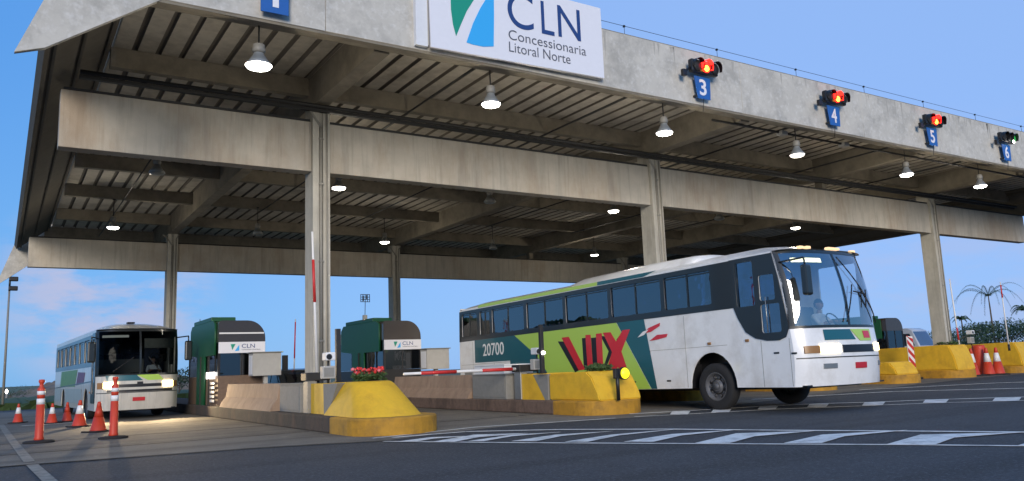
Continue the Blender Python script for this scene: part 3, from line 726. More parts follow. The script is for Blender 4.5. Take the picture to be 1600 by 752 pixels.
# signal boxes on posts beside booths
def sbox(x, y, label):
    t = empty('signal_cabinet', label, 'cabinet', (x, y, KH), 0, 'grey boxes on posts beside the booths')
    mb = MB(); mb.box(-.45, .45, -.2, .35, .9, 1.62, .01); mb.build('body', M['cabgrey'], t)
    mb = MB(); mb.box(-.5, .5, -.25, .4, 1.625, 1.66, .01); mb.build('rain_hood', M['greypaint'], t)
    mb = MB(); mb.box(-.06, .06, -.05, .1, 0, .9); mb.build('post', M['cabgrey'], t)
    mb = MB(); mb.box(-.462, -.452, -.12, .28, .95, 1.55); mb.build('pale_side_panel', M['white'], t)  # paler plate laid over the left face of the body
sbox(7.3, 26.4, 'grey box on a post to the right of the first booth')
sbox(13.55, 26.6, 'grey box on a post to the right of the second booth')
# camera and reader terminal on the noses
def terminal(x, y, label, z=0):
    t = empty('lane_camera', label, 'camera', (x, y, z), 0, 'white cameras and readers at the island heads')
    mb = MB(); mb.cyl((0, 0, 0), (0, 0, .62), .025, n=8); mb.build('post', M['dark'], t)
    mb = MB(); mb.box(-.10, .12, -.14, .14, .5, .68, .02); mb.build('camera_body', M['white'], t)
    mb = MB(); mb.cyl((-.03, -.15, .58), (-.03, -.12, .58), .065, n=14); mb.build('camera_lens', M['black'], t)
    mb = MB(); mb.box(-.16, .14, -.08, .1, .10, .38, .015); mb.build('reader_box', M['cabgrey'], t)
    mb = MB(); mb.box(-.13, .10, -.092, -.083, .14, .34); mb.build('reader_screen', M['greypaint'], t)
terminal(6.25, 17.55, 'white camera over a grey reader box behind the nearest yellow nose', 1.0)
terminal(12.1, 17.85, 'white camera over a grey reader box on the second island', 1.0)
terminal(36.9, 19.6, 'white camera over a grey box behind the cones at right', 1.35)
# grey gate post cabinet beside the nearest column
def gate_cab(x, y, label, m='pvc'):
    t = empty('gate_cabinet', label, 'barrier gate', (x, y, KH), 0, 'barrier gate cabinets')
    mb = MB(); mb.box(-.11, .11, -.16, .16, 0, .72, .012); mb.build('cabinet', M[m], t)
    mb = MB(); mb.box(-.16, .42, -.2, .2, .73, .92, .02); mb.build('motor_head', M['dark'], t)
    return t
gate_cab(6.12, 18.42, 'slim grey gate cabinet with dark head at the foot of the nearest column')
g2 = gate_cab(11.95, 18.45, 'steel gate cabinet holding the lowered arm', 'steel')
def arm(label, p0, p1, bands, r=.045, grp='striped barrier arms'):
    p0, p1 = Vector(p0), Vector(p1); t = empty('barrier_arm', label, 'barrier arm', p0, 0, grp)
    d = p1 - p0
    mb = MB(); mb.cyl((0, 0, 0), d, r, r * .75, 10); mb.build('boom', M['reflwhite'], t)
    for a, b in bands:
        mb = MB(); mb.cyl(d * a, d * b, r * 1.08, r * .95, 10); mb.build('red_band', M['redpaint'], t)
    mb = MB(); dn = d.normalized(); mb.cyl(-dn * .25, dn * .04, r * 1.6, n=10); mb.build('counterweight', M['dark'], t)
arm('raised striped arm standing upright against the nearest column', (6.45, 18.9, 1.2), (6.33, 18.9, 4.66), [(.50, .80)], .035)
arm('lowered white and red arm across lane 2', (11.85, 18.45, 1.14), (8.5, 18.45, 1.13), [(.05, .33), (.56, .86)], .045)
arm('raised arm seen thin against the sky left of the nearest column', (9.35, 30, 1.2), (9.40, 30, 3.3), [(.3, .95)], .025)
arm('raised striped arm to the right of the leaning column', (35.9, 19.6, 1.3), (35.95, 19.7, 4.35), [(.10, .28)], .035)
arm('raised pinkish arm near the right edge of the picture', (38.9, 19.0, 1.3), (38.9, 19, 4.2), [(.75, .95)], .03)
# bollard-like dark posts
def post(x, y, z0, z1, label, white=False, r=.05):
    t = empty('dark_post', label, 'post', (x, y, z0)); mb = MB(); mb.box(-r, r, -r, r, 0, z1 - z0, .008); mb.build('shaft', M['dark'], t)
    mb = MB(); mb.box(-r * 1.5, r * 1.5, -r * 1.5, r * 1.5, -.002, .03); mb.build('foot_plate', M['dark'], t)
    if white: mb = MB(); mb.cyl((0, -.1, (z1 - z0) * .42), (0, -.05, (z1 - z0) * .42), .045, n=12); mb.build('white_lamp', M['whitelamp'], t)
    return t
post(11.78, 17.15, 1.0, 2.25, 'dark post with a small white light on the second island', True, .05)
post(6.75, 18.3, 1.0, 2.25, 'slim dark post right of the nearest column', False, .055)
post(8.95, 29.8, 0, 1.95, 'short dark post behind the car', False, .09)
# yellow beacon
t = empty('yellow_beacon', 'lit round yellow beacon on a black post at the second yellow nose', 'beacon', (12.27, 14.78, KH))
mb = MB(); mb.cyl((0, 0, 0), (0, 0, .72), .045, n=12); mb.build('post', M['black'], t)
mb = MB(); mb.box(-.09, .10, -.04, .06, .50, .74, .02); mb.cyl((.17, -.08, .62), (.17, .02, .62), .15, n=24); mb.build('lamp_housing', M['black'], t)
mb = MB(); mb.lathe([(.13, -.085), (.11, -.12), (.001, -.135)], (.17, 0, .62), 'y', 24); mb.build('beacon_lens', M['yel_on'], t)

# ------------------------------------------------------------------ toll booths
def booth(x, y, label, lit, sign=True, wd=1.50, L=4.7):
    t = empty('toll_booth', label, 'toll booth', (x, y, KH), 0, 'green toll booths')
    H = 2.72; r = .58
    prof = [(0, 0)] + [(wd, 0)] + arc(wd - r, H - r, r, 0, 90, 8) + arc(.12, H - .12, .12, 90, 180, 3)
    # dome (upper) shell
    up = [p for p in prof if p[1] > 2.0]; up = [(wd, 2.02)] + up + [(0, 2.02)]
    mb = MB(); mb.hexa([(a, 0, b) for a, b in up], [(a, L - .5, b) for a, b in up]); mb.build('smoked_dome', M['boothbrown'], t)
    mb = MB(); mb.hexa([(a, L - .495, b) for a, b in up], [(a * .9 + .05, L, 2.02 + (b - 2.02) * .25) for a, b in up]); mb.build('rear_dome', M['cabgrey'], t)
    for a in (0.0, 1.55, 3.1, L - .08):
        for xx in (0, wd - .07): mb = MB(); mb.box(xx, xx + .07, a, a + .08, .95, 2.015); mb.build('frame_post', M['boothdark'], t)
    mb = MB(); mb.box(wd * .5 - .02, wd * .5 + .02, .0, .05, .95, 2.015); mb.build('frame_post', M['boothdark'], t)
    mb = MB(); mb.box(.012, wd - .012, .02, L, 0, .945); mb.build('lower_wall', M['boothdark' if not lit else 'boothin'], t)
    for nm, (a, b, c, d) in dict(front=(.07, wd - .07, .02, .03),).items():
        mb = MB(); mb.box(a, b, c, d, .95, 2.015); mb.build('front_window', M['boothglass'], t)
    mb = MB(); mb.box(.02, .03, .1, L - .1, .95, 2.015); mb.build('side_window', M['boothglass'], t)
    mb = MB(); mb.box(wd - .03, wd - .02, .1, L - .1, .95, 2.015); mb.build('side_window', M['boothglass'], t)
    mb = MB(); mb.box(.3, wd - .3, 1.2, 1.9, .95, 1.25); mb.box(.2, wd - .1, .6, .68, 1.2, 1.65); mb.build('counter_equipment', M['boothin'], t)
    # green cladding on the lane side
    G = [(.28, 1.62), (.28, 2.62), (.55, H + .02), (3.9, H + .02), (4.15, 2.55), (4.15, 1.72), (2.95, 1.62), (2.95, -.0), (1.75, -.0), (1.75, 1.62)]
    plate('green_panel', [G], .06, M['boothgreen'], t, 'yz', -.032)
    mb = MB(); mb.box(-.04, .75, .9, 3.7, H + .025, H + .17, .02); mb.build('roof_box', M['boothgreen'], t)
    for a in (2.2, .9): mb = MB(); mb.box(-.10, -.065, a, a + .055, 0, 1.62); mb.build('door_rail', M['dark'], t)
    if sign:
        s = MB(); s.box(.0, wd - .02, -.07, -.02, 1.66, 2.02, .006); sg = s.build('name_board', M['signwhite'], t)
        plate('small_leaf_mark', [[(.42, 1.76), (.37, 1.95), (.52, 1.95)]], .006, M['signgreen'], sg, 'xz', -.075)
        plate('small_wave_mark', [[(.50, 1.72), (.64, 1.74), (.64, 1.93)]], .006, M['signcyan'], sg, 'xz', -.075)
        text('board_lettering', 'CLN', .3, M['navy'], sg, lambda u, v, w_: (.72 + u, -.075 - w_, 1.82 + v), .004, box=(.42, .13))
        text('board_small_lettering', 'Concessionaria Litoral Norte', .1, M['greytext'], sg, lambda u, v, w_: (.72 + u, -.075 - w_, 1.75 + v), .004, box=(.6, .04))
    if lit:
        mb = MB(); mb.box(.05, .85, .10, .14, .95, 1.62); mb.build('interior_panel', M['boothin'], t)
        mb = MB(); mb.box(.02, wd - .05, -.02, -.004, 2.28, 2.33); mb.build('painted_reflection', M['reflwhite'], t)  # pale strip painted in as a reflection across the dome
        for i in range(5):
            mb = MB(); mb.box(-.075, -.066, .15, .75, .12 + i * .14, .20 + i * .14); mb.build('step_light', M['reflwhite'], t)
        mb = MB(); mb.box(-.09, -.06, .1, 1.3, .86, 1.08, .01); mb.build('counter_light', M['lamp_dim'], t)
    return t
booth(5.95, 27.0, 'green toll booth with CLN board between the coach in lane 1 and the nearest column', True)
booth(11.8, 27.3, 'green toll booth with CLN board behind the red flowers', False)
booth(40.6, 26.0, 'green toll booth at far right beside the striped hazard panel', False, False)
post(6.05, 30.4, KH + 2.72, KH + 3.0, 'thin rod on the roof edge of the first booth', False, .012)
# lattice antenna above booth 2
t = empty('lattice_sign', 'small lattice sign on a thin mast above the second booth', 'sign', (11.78, 29.0, KH + 2.85))
mb = MB(); mb.cyl((0, 0, 0), (.02, 0, .72), .012, n=6); mb.build('mast', M['dark'], t)
mb = MB(); mb.box(-.08, .08, -.06, .06, .0, .2, .01); mb.build('mast_base', M['cabgrey'], t)
mb = MB()
for i in range(5): mb.box(-.17 + i * .09, -.15 + i * .09, -.01, .01, .70, 1.0)
for z in (.70, .79, .88, .98): mb.box(-.17, .21, -.012, .008, z, z + .022)
mb.box(-.10, -.04, -.02, -.012, .74, .94); mb.box(.05, .11, -.02, -.012, .80, .97)
mb.build('lattice_panel', M['dark'], t)

# ------------------------------------------------------------------ coaches
def wheel(parent, x, y, r, wd, out_):
    """out_: -1 outer face towards -x"""
    t = MB(); h = wd / 2
    t.lathe([(r * .60, -h * .8), (r * .72, -h), (r * .93, -h), (r, -h * .7), (r, h * .7), (r * .93, h), (r * .72, h), (r * .60, h * .8), (r * .58, 0), (r * .60, -h * .8)], axis='x', n=36, caps=False)
    o = t.build('wheel', M['rubber'], parent, (x, y, r))
    t = MB(); s = out_
    t.lathe([(r * .61, s * h * .85), (r * .56, s * h * .9), (r * .53, s * h * .35), (r * .30, s * h * .25), (r * .28, s * h * .6), (r * .14, s * h * .65), (r * .12, s * h * .95), (.001, s * h * .97)], axis='x', n=36, caps=False)
    for i in range(10):
        a = 2 * PI * i / 10; c = (s * h * .3, r * .41 * math.cos(a), r * .41 * math.sin(a)); t.cyl(c, (s * h * .5, c[1], c[2]), .028, n=8)
    t.mi = 1
    for i in range(8):
        a = 2 * PI * (i + .5) / 8; cc = Vector((s * h * .33, r * .43 * math.cos(a), r * .43 * math.sin(a))); t.cyl(cc - Vector((.004, 0, 0)), cc + Vector((.004, 0, 0)), .042, n=12)
    t.cyl((s * h * .2, 0, 0), (s * h * .345, 0, 0), r * .34, n=24)
    t.mi = 0; t.cyl((s * h * .3, 0, 0), (s * h * .7, 0, 0), r * .2, n=20)
    rm = t.build('rim', [M['rim'], M['black']], o)
    return o
def coach(P):
    W, L, ZR = P['W'], P['L'], P['ZR']
    t = empty(P['name'], P['label'], 'bus', P['loc'], P['rz'], 'coaches leaving the toll lanes')
    body = empty('body', '', '', (0, 0, 0)); 
    bpy.data.objects.remove(body)
    zk, zb, zw0, zw1 = P['zk'], P['zb'], P['zw0'], P['zw1']   # skirt, belt line front, side window band
    B = None
    wins = P['wins']; rw = P['rw']; wy = P['wy']
    tilt = P.get('tilt', 0)
    # everything that leans with the body hangs under parts of t; the tilt is baked in the vertices
    def fin(o):
        if tilt:
            for v in o.data.vertices: v.co.z += tilt * (wy[0] - v.co.y)
        return o
    def front_y(x, z, off=0):
        u = 2 * x / W - 1; y = -.22 * (1 - u * u) + .22 * abs(u) ** 7
        if z > zb: y += P['rake'] * (z - zb) / (ZR - zb) - .09 * math.sin(PI * min(1, (z - zb) / (ZR - zb)))
        else: y -= .05 * math.sin(PI * max(0, min(1, (z - zk) / (zb - zk))))
        return y - off
    # side walls
    ft = [(front_y(0, z), z) for z in [ZR - i * (ZR - zk) / 12 for i in range(13)]]
    outl = ft[:]
    for y in wy:
        outl += [(y + rw * 1.32 * math.cos(R(a)), zk + .02 + rw * 1.52 * math.sin(R(a)) * (1 if a not in (0, 180) else 0) ) for a in range(180, -1, -12)]
    outl += [(L, zk + .05), (L + .04, 1.6), (L, ZR - .1), (L - .25, ZR)]
    holes = [rrect(a, b, zw0 + .06, zw1 - .06, .05) for a, b in wins]; holes_b = [rrect(a - .03, b + .03, zw0 + .03, zw1 - .03, .05) for a, b in wins]
    dg = P.get('door')
    for side, x in (('near', .02), ('far', W - .02)):
        hs = holes_b[:] + ([rrect(*g, .05) for g in P['doorglass']] if side == 'near' else [rrect(.45, 1.5, zb, zw1 - .05, .05)])
        o = plate('side_body', [outl] + hs, .04, P['paint'], t, 'yz', x, jit=.0015); fin(o)
        band = [(P['band0'], zw0 - .10), (P['band0'], zw1 + .07), (L - .02, zw1 + .05), (L + .02, zw0 - .10)]
        ob = plate('window_band', [band] + holes, .012, M['busblack'], o, 'yz', x - .026 if side == 'near' else x + .026); fin(ob)
        for a, b in wins:
            mid = (a + b) / 2; fo = plate('side_window', [rrect(a - .028, b + .028, zw0 + .032, zw1 - .032, .05)], .008, M['busglass'], t, 'yz', x + (.012 if side == 'near' else -.012)); fin(fo)
            mb = MB(); xx = x - .012 if side == 'near' else x + .002
            mb.box(xx, xx + .012, mid - .02, mid + .02, zw0 + .05, zw1 - .05); mb.box(xx, xx + .012, a, b, zw1 - .12, zw1 - .09)
            fr = mb.build('window_frame', M['busblack'], fo); fin(fr)
    # roof shell
    st = [(front_y(W / 2, ZR) + .02, .03), (.12 + P['rake'], .10), (.55 + P['rake'], .20), (1.3, .26), (L - 1.2, .26), (L - .4, .20), (L - .05, .06)]
    rows = []
    for k, (y, hgt) in enumerate(st):
        row = []
        for i in range(21):
            u = -1 + 2 * i / 20; x = W / 2 + u * W / 2
            z = ZR - .002 + hgt * (1 - abs(u) ** 3.2)
            yy = y + (.24 * abs(u) ** 5 if k < 2 else 0)
            row.append((x, yy, z))
        rows.append(row)
    mb = MB(); mb.grid(rows)
    last = rows[-1]; mb.face([p for p in last] + [(W, L, ZR - .3), (0, L, ZR - .3)]); first = rows[0]
    roof = fin(mb.build('roof', P['paint'], t))
    if P.get('hump'):
        y0, y1, hz = P['hump']
        rows = []
        for k, (f, s) in enumerate(((0, 0), (.03, .55), (.1, .85), (.35, 1), (.8, .75), (1, 0))):
            y = y0 + (y1 - y0) * f
            rows.append([(W / 2 + u * (W * .42), y, ZR + .10 + (.16 + hz * s) * (1 - abs(u) ** 5) - (.12 if k in (0, 5) else 0)) for u in [-1 + 2 * i / 14 for i in range(15)]])
        mb = MB(); mb.grid(rows); fin(mb.build('roof_air_unit', P['paint'], t))
    # rear wall
    mb = MB(); mb.box(.04, W - .04, L - .05, L, zk + .05, ZR + .05, .01); fin(mb.build('rear_wall', P['paint'], t))
    # front: lower panel, frame, windscreen
    def fgrid(name, m, x0, x1, z0, z1, off, par=t, nx=16, nz=6, quad=None, thick=0.0):
        mb = MB(); rows = []
        for j in range(nz + 1):
            row = []
            for i in range(nx + 1):
                u, v = i / nx, j / nz
                if quad:
                    (ax, az), (bx, bz), (cx_, cz), (dx, dz) = quad  # bl br tr tl
                    x = (ax * (1 - u) + bx * u) * (1 - v) + (dx * (1 - u) + cx_ * u) * v; z = (az * (1 - u) + bz * u) * (1 - v) + (dz * (1 - u) + cz * u) * v
                else: x = x0 + (x1 - x0) * u; z = z0 + (z1 - z0) * v
                row.append((x, front_y(x, z, off), z))
            rows.append(row)
        mb.grid(rows)
        if thick:
            # rim to give the piece real thickness
            rim = rows[0] + [r_[-1] for r_ in rows[1:]] + rows[-1][::-1][1:] + [r_[0] for r_ in rows[::-1][1:-1]]
            for a, b in zip(rim, rim[1:] + rim[:1]): mb.face([a, b, (b[0], b[1] + thick, b[2]), (a[0], a[1] + thick, a[2])])
        return fin(mb.build(name, m, par))
    fgrid('front_panel', P['paint'], 0, W, zk, zb, 0, nx=30, nz=10)
    mb = MB(); mb.box(.1, W - .1, -.02, .25, zk - .0, zk + .03); fin(mb.build('bumper_underside', M['busblack'], t))
    fgrid('bumper_groove', M['busblack'], .02, W - .02, P['zg'] - .012, P['zg'] + .012, .006, nx=30, nz=1)
    fr = []
    zt = ZR
    for nm, a, b, c, d in (('a', 0, W, zb, zb + .06), ('b', 0, W, zt - .07, zt), ('c', 0, .07, zb + .06, zt - .07), ('d', W - .07, W, zb + .06, zt - .07), ('e', W / 2 - .03, W / 2 + .03, zb + .06, zt - .07)):
        o = fgrid('windscreen_frame', M['busblack'], a, b, c, d, .004, nx=30 if b - a > 1 else 3, nz=8, thick=.04)
    for a, b in ((.07, W / 2 - .03), (W / 2 + .03, W - .07)):
        fgrid('windscreen', P.get('wg', M['windglass']), a, b, zb + .06, zt - .07, -.005, nx=14, nz=8)
    # details on the front
    for it in P['front']:
        nm, m, x0, x1, z0, z1 = it[:6]; fgrid(nm, m, x0, x1, z0, z1, it[6] if len(it) > 6 else .012, thick=.02)
    for nm, m, quad, off in P['fquads']: fgrid(nm, m, 0, 0, 0, 0, off, quad=quad)
    # wipers
    for (xa, za), (xb, zb2) in P['wipers']:
        mb = MB(); pts = []
        for i in range(9):
            f = i / 8; x = xa + (xb - xa) * f; z = za + (zb2 - za) * f; pts.append((x, front_y(x, z, .05), z))
        mb.tube(pts, .016, 6)
        fin(mb.build('wiper', M['black'], t))
    # mirrors
    for xm, sg in P['mirrors']:
        mb = MB(); x0 = .05 if sg < 0 else W - .05
        mb.tube([(x0, front_y(0, ZR - .25) + .02, ZR - .28), (xm, -.28, ZR - .26), (xm, -.30, ZR - .45)], .022, 6)
        mr = mb.build('mirror_arm', M['busblack'], t); fin(mr)
        mb = MB(); mb.box(xm - .12, xm + .12, -.38, -.24, ZR - 1.08, ZR - .42, .05); fin(mb.build('mirror', M['busblack'], mr))
    # door on the near side
    if dg:
        dpl = plate('door', [dg] + [rrect(*g, .05) for g in P['doorglass']], .014, M['busblack'], t, 'yz', -.013); fin(dpl)
        for g in P['doorglass']: fin(plate('door_glass', [rrect(g[0] - .02, g[1] + .02, g[2] - .02, g[3] + .02, .05)], .006, M['busglass'], dpl, 'yz', .01))
        mb = MB(); mb.tube([(-.04, g[0] + .35, P['zk'] + 1.2), (-.04, g[0] + .35, P['zk'] + 2.0)], .012, 6); fin(mb.build('door_handle', M['steel'], dpl))
    # floor, under body, dash, seats
    mb = MB(); mb.box(.47, W - .47, .15, L - .1, 1.12, 1.16); fin(mb.build('floor', M['busin'], t))
    mb = MB(); mb.box(.5, W - .5, .3, L - .2, zk - .05, 1.1); [mb.box(.46, W - .46, q_ - rw * 1.5, q_ + rw * 1.5, zk - .05, zk + 1.05) for q_ in wy]; [mb.box(.03, W - .03, q_ - rw * 1.5, q_ + rw * 1.5, zk + rw * 1.55 + .04, zk + rw * 1.55 + .08) for q_ in wy]; mb.box(.08, W - .08, wy[0] + rw * 1.4, wy[1] - rw * 1.4, zk + .02, 1.1); mb.box(.08, W - .08, .35, wy[0] - rw * 1.35, zk + .02, 1.1); fin(mb.build('underbody', M['black'], t))
    mb = MB(); mb.box(.12, W - .12, .06, .55, 1.16, zb - .02, .04); fin(mb.build('dashboard', M['busin'], t))
    y = 2.6
    mb = MB(); mb.box(.08, W - .08, 2.15, 2.18, 1.16, 2.0); fin(mb.build('partition', M['busin'], t))
    while y < L - 1.0:
        mb = MB()
        for xs in (.14, .14 + .55, W - .14 - 1.05, W - .14 - .5): mb.box(xs, xs + .48, y, y + .16, 1.4, zw0 + .35, .05); mb.box(xs, xs + .48, y - .45, y, 1.4, 1.56, .03)
        fin(mb.build('seat_row', M['seatfab'], t)); y += .95
    if P.get('curtains'):
        for (a, b) in P['curtains']:
            rows = [[(.07 + .02 * math.sin(i * 1.9), a + (b - a) * i / 14, z) for i in range(15)] for z in (zw0 + .05, zw1 - .05)]
            mb = MB(); mb.grid(rows); fin(mb.build('curtain', M['curtain'], t))
    mb = MB(); mb.box(W * .66, W * .66 + .5, 1.35, 1.5, 1.2, 2.35, .05); mb.box(W * .66, W * .66 + .5, .95, 1.35, 1.45, 1.6, .03); fin(mb.build('driver_seat', M['seatfab'], t))
    mb = MB()
    n = 20; c = Vector((W * .66 + .25, .68, 1.95)); pts = [c + Vector((.22 * math.cos(2 * PI * i / n), .10 * math.sin(2 * PI * i / n), .19 * math.sin(2 * PI * i / n))) for i in range(n + 1)]
    mb.tube(pts, .016, 6); mb.tube([c, c + Vector((0, -.25, -.3))], .03, 8); fin(mb.build('steering_wheel', M['black'], t))
    for y in wy:
        wheel(t, .20, y, rw, .30, -1); wheel(t, W - .20, y, rw, .30, 1)
        mb = MB(); mb.cyl((.3, y, rw), (W - .3, y, rw), .09, n=12); mb.build('axle', M['black'], t)
    # decals on the near side
    for k, (nm, m, loops) in enumerate(P['decals']):
        fin(plate(nm, loops, .003, m, t, 'yz', -.004 - .0035 * P['dl'][k]))
    for (s, m, y0, y1, z0, z1, lv, bold) in P['texts']:
        o = text('fleet_number', s, .5, m, t, lambda u, v, w_: (-.004 - .0035 * lv - w_, y0 - u, z0 + v), .003, box=(y0 - y1, z1 - z0), bold=bold); fin(o)
    for y in P['sidelamps']:
        mb = MB(); mb.box(-.03, .0, y - .05, y + .05, P['zsl'] - .03, P['zsl'] + .03, .008); fin(mb.build('side_marker', M['amber'], t))
    for (y, z0, z1) in P.get('seams', []):
        mb = MB(); mb.box(-.0035, .002, y - .005, y + .005, z0, z1); fin(mb.build('panel_seam', M['pvc'], t))
    for (y, z) in P.get('latches', []):
        mb = MB(); mb.box(-.012, .002, y - .07, y + .07, z - .02, z + .02, .004); fin(mb.build('locker_latch', M['busblack'], t))
    for xx in (P.get('markers') or []):
        mb = MB(); mb.box(xx - .07, xx + .07, front_y(xx, ZR) - .01, front_y(xx, ZR) + .10, ZR + .03, ZR + .09, .015); fin(mb.build('roof_marker', M['amber_on'], t))
    return t

W1 = 3.0
VX = dict(name='coach', label='white, lime and teal coach numbered 20700 pulling out of lane 3', W=W1, L=14.6, ZR=3.5, zk=.50, zb=1.74, zw0=2.44, zw1=3.38,
  loc=(14.43, 11.27, 0), rz=.017, wins=[(2.38, 3.96), (4.1, 6.06), (6.2, 8.16), (8.3, 10.24), (10.4, 12.34), (12.5, 13.15), (13.35, 14.4)], mirrors=((.02, -1),), rw=.55, wy=(2.52, 10.9), tilt=.015, rake=.30,
  paint=M['buswhite'], band0=1.55, hump=(2.9, 9.2, .16), zg=1.10,
  door=[(.53, 3.46), (1.75, 3.46), (1.75, 2.6), (1.72, 2.35), (1.62, 2.1), (1.42, 1.76), (1.15, 1.60), (.96, 1.56), (.84, 1.53), (.5, 1.52), (.32, 1.58), (.225, 1.78), (.30, 2.3), (.40, 2.9)],
  doorglass=[(1.08, 1.60, 2.34, 3.36), (.52, .94, 2.42, 3.0), (.42, .94, 1.70, 2.34)],
  front=[('headlight', M['head_on'], .46, 1.04, 1.20, 1.37, .03), ('indicator', M['amber'], .14, .45, 1.20, 1.36, .03), ('headlight', M['head_on'], 2.42, 2.92, 1.22, 1.39, .03), ('indicator', M['amber'], 2.93, 3.0, 1.22, 1.37, .03),
         ('grille', M['black'], 1.12, 2.32, 1.19, 1.36, .012), ('number_plate', M['plate'], 1.50, 1.92, .84, .97, .025),
         ('destination_sign', M['dest'], .30, 1.12, 3.22, 3.32, -.06), ('fog_lamp', M['steel'], .52, .90, .86, .97, .012), ('fog_lamp', M['steel'], 2.52, 2.86, .88, .99, .012)],
  fquads=[('front_band_teal', M['teal'], [(.62, 1.47), (1.62, 1.47), (1.46, 1.70), (.62, 1.70)], .012), ('front_band_lime', M['lime'], [(1.78, 1.44), (2.28, 1.44), (2.28, 1.70), (1.47, 1.70)], .014), ('front_emblem', M['red'], [(1.95, 1.50), (2.22, 1.50), (2.2, 1.66), (1.92, 1.66)], .022)],
  wipers=[((2.75, 1.86), (1.55, 3.35)), ((2.2, 2.2), (2.35, 2.6)), ((1.35, 1.86), (1.78, 2.7)), ((1.78, 2.55), (2.25, 2.5)), ((2.45, 2.2), (2.05, 2.65))],
  decals=[
   ('roof_stripe_lime', M['lime'], [[(13.25, 3.46), (13.25, 3.50), (13.1, 3.56), (6.63, 3.56), (6.63, 3.46)]]),
   ('roof_stripe_teal', M['teal'], [[(6.62, 3.46), (6.62, 3.56), (4.2, 3.56), (4.7, 3.46)]]),
   ('livery_teal_rear', M['teal'], [[(13.55, 2.34), (13.55, 1.56), (11.3, 1.54), (11.25, 1.05), (9.2, 1.05), (9.77, 1.63), (10.99, 2.34)]]),
   ('livery_lime', M['lime'], [[(10.99, 2.34), (5.9, 2.34), (4.67, .53), (8.9, .53), (9.2, 1.05), (9.77, 1.63)]]),
   ('livery_teal_front', M['teal'], [[(5.88, 2.34), (4.78, 2.34), (4.44, .53), (4.65, .53)]]),
   ('letter_shadow', M['black'], [[(8.62, 2.0), (8.34, 1.98), (7.60, 1.12), (7.84, 1.05)]]),
   ('letter_stroke', M['red'], [[(8.42, 2.10), (8.06, 2.10), (7.36, 1.12), (7.66, 1.10)]]),
   ('letter_shadow', M['black'], [[(7.44, 2.02), (7.20, 2.02), (7.20, 1.10), (7.42, 1.10)], [(7.02, 2.0), (6.8, 2.0), (6.8, 1.10), (7.0, 1.10)]]),
   ('letter_stroke', M['red'], [[(7.27, 2.10), (7.03, 2.09), (7.0, 1.10), (7.24, 1.10)]]),
   ('letter_stroke', M['red'], [[(6.79, 2.10), (6.53, 2.10), (6.55, 1.10), (6.80, 1.10)]]),
   ('letter_shadow', M['black'], [[(6.60, 2.03), (6.38, 2.0), (6.08, 1.6), (6.42, 1.15), (6.50, 1.22), (6.28, 1.58)], [(5.92, 1.88), (5.68, 2.06), (5.5, 2.06), (5.8, 1.72)]]),
   ('letter_stroke', M['red'], [[(6.48, 2.11), (6.15, 2.10), (5.94, 1.83), (5.64, 2.12), (5.34, 2.12), (5.74, 1.55), (5.50, .95), (5.78, .88), (5.92, 1.15), (6.16, .85), (6.44, 1.02), (6.13, 1.55)]]),
   ('swallow_mark', M['red'], [[(4.85, 1.97), (4.62, 2.10), (4.18, 2.20), (4.20, 2.12), (4.55, 1.99)]]),
   ('swallow_mark', M['red'], [[(4.62, 1.76), (4.32, 1.90), (3.93, 1.90), (3.98, 1.82), (4.3, 1.78)]]),
   ('swallow_tail', M['reflwhite'], [[(5.06, 1.88), (4.84, 2.02), (4.62, 2.06), (4.80, 1.93)]]),
   ('rear_service_panel', M['greypaint'], [[(14.3, 1.0), (14.3, 1.3), (13.75, 1.3), (13.75, 1.0)]]),
   ('waist_line', M['pvc'], [[(14.5, 1.50), (14.5, 1.508), (2.0, 1.508), (2.0, 1.50)]])],
  dl=[1, 1, 1, 1, 1, 2, 3, 2, 3, 3, 2, 3, 2, 2, 3, 1, 0],
  texts=[('20700', M['reflwhite'], 13.0, 11.66, 1.76, 2.18, 2, .004)],
  latches=[(4.0, .72), (5.3, .72), (6.6, .72), (7.9, .72), (.62, 1.25), (.16, 1.22)],
  sidelamps=[2.55, 1.4], zsl=1.57, seams=[(1.02, .52, 1.54), (.26, .52, 1.55), (3.35, .55, 2.3), (4.62, .52, 1.5), (5.9, .52, 1.5), (7.2, .52, 1.5), (8.5, .52, 1.5), (9.8, .9, 1.5), (12.3, .9, 1.5), (13.7, .6, 2.3)], markers=[.6, .8, 1.5, 1.65, 1.8, 2.6],
  curtains=[(13.4, 14.2), (11.5, 12.2), (12.6, 12.8), (10.5, 10.8), (9.5, 10.1), (8.35, 8.6), (7.7, 8.1), (6.25, 6.5), (5.3, 6.0), (4.15, 4.4), (3.5, 3.9), (2.42, 2.6)])
c1 = coach(VX)

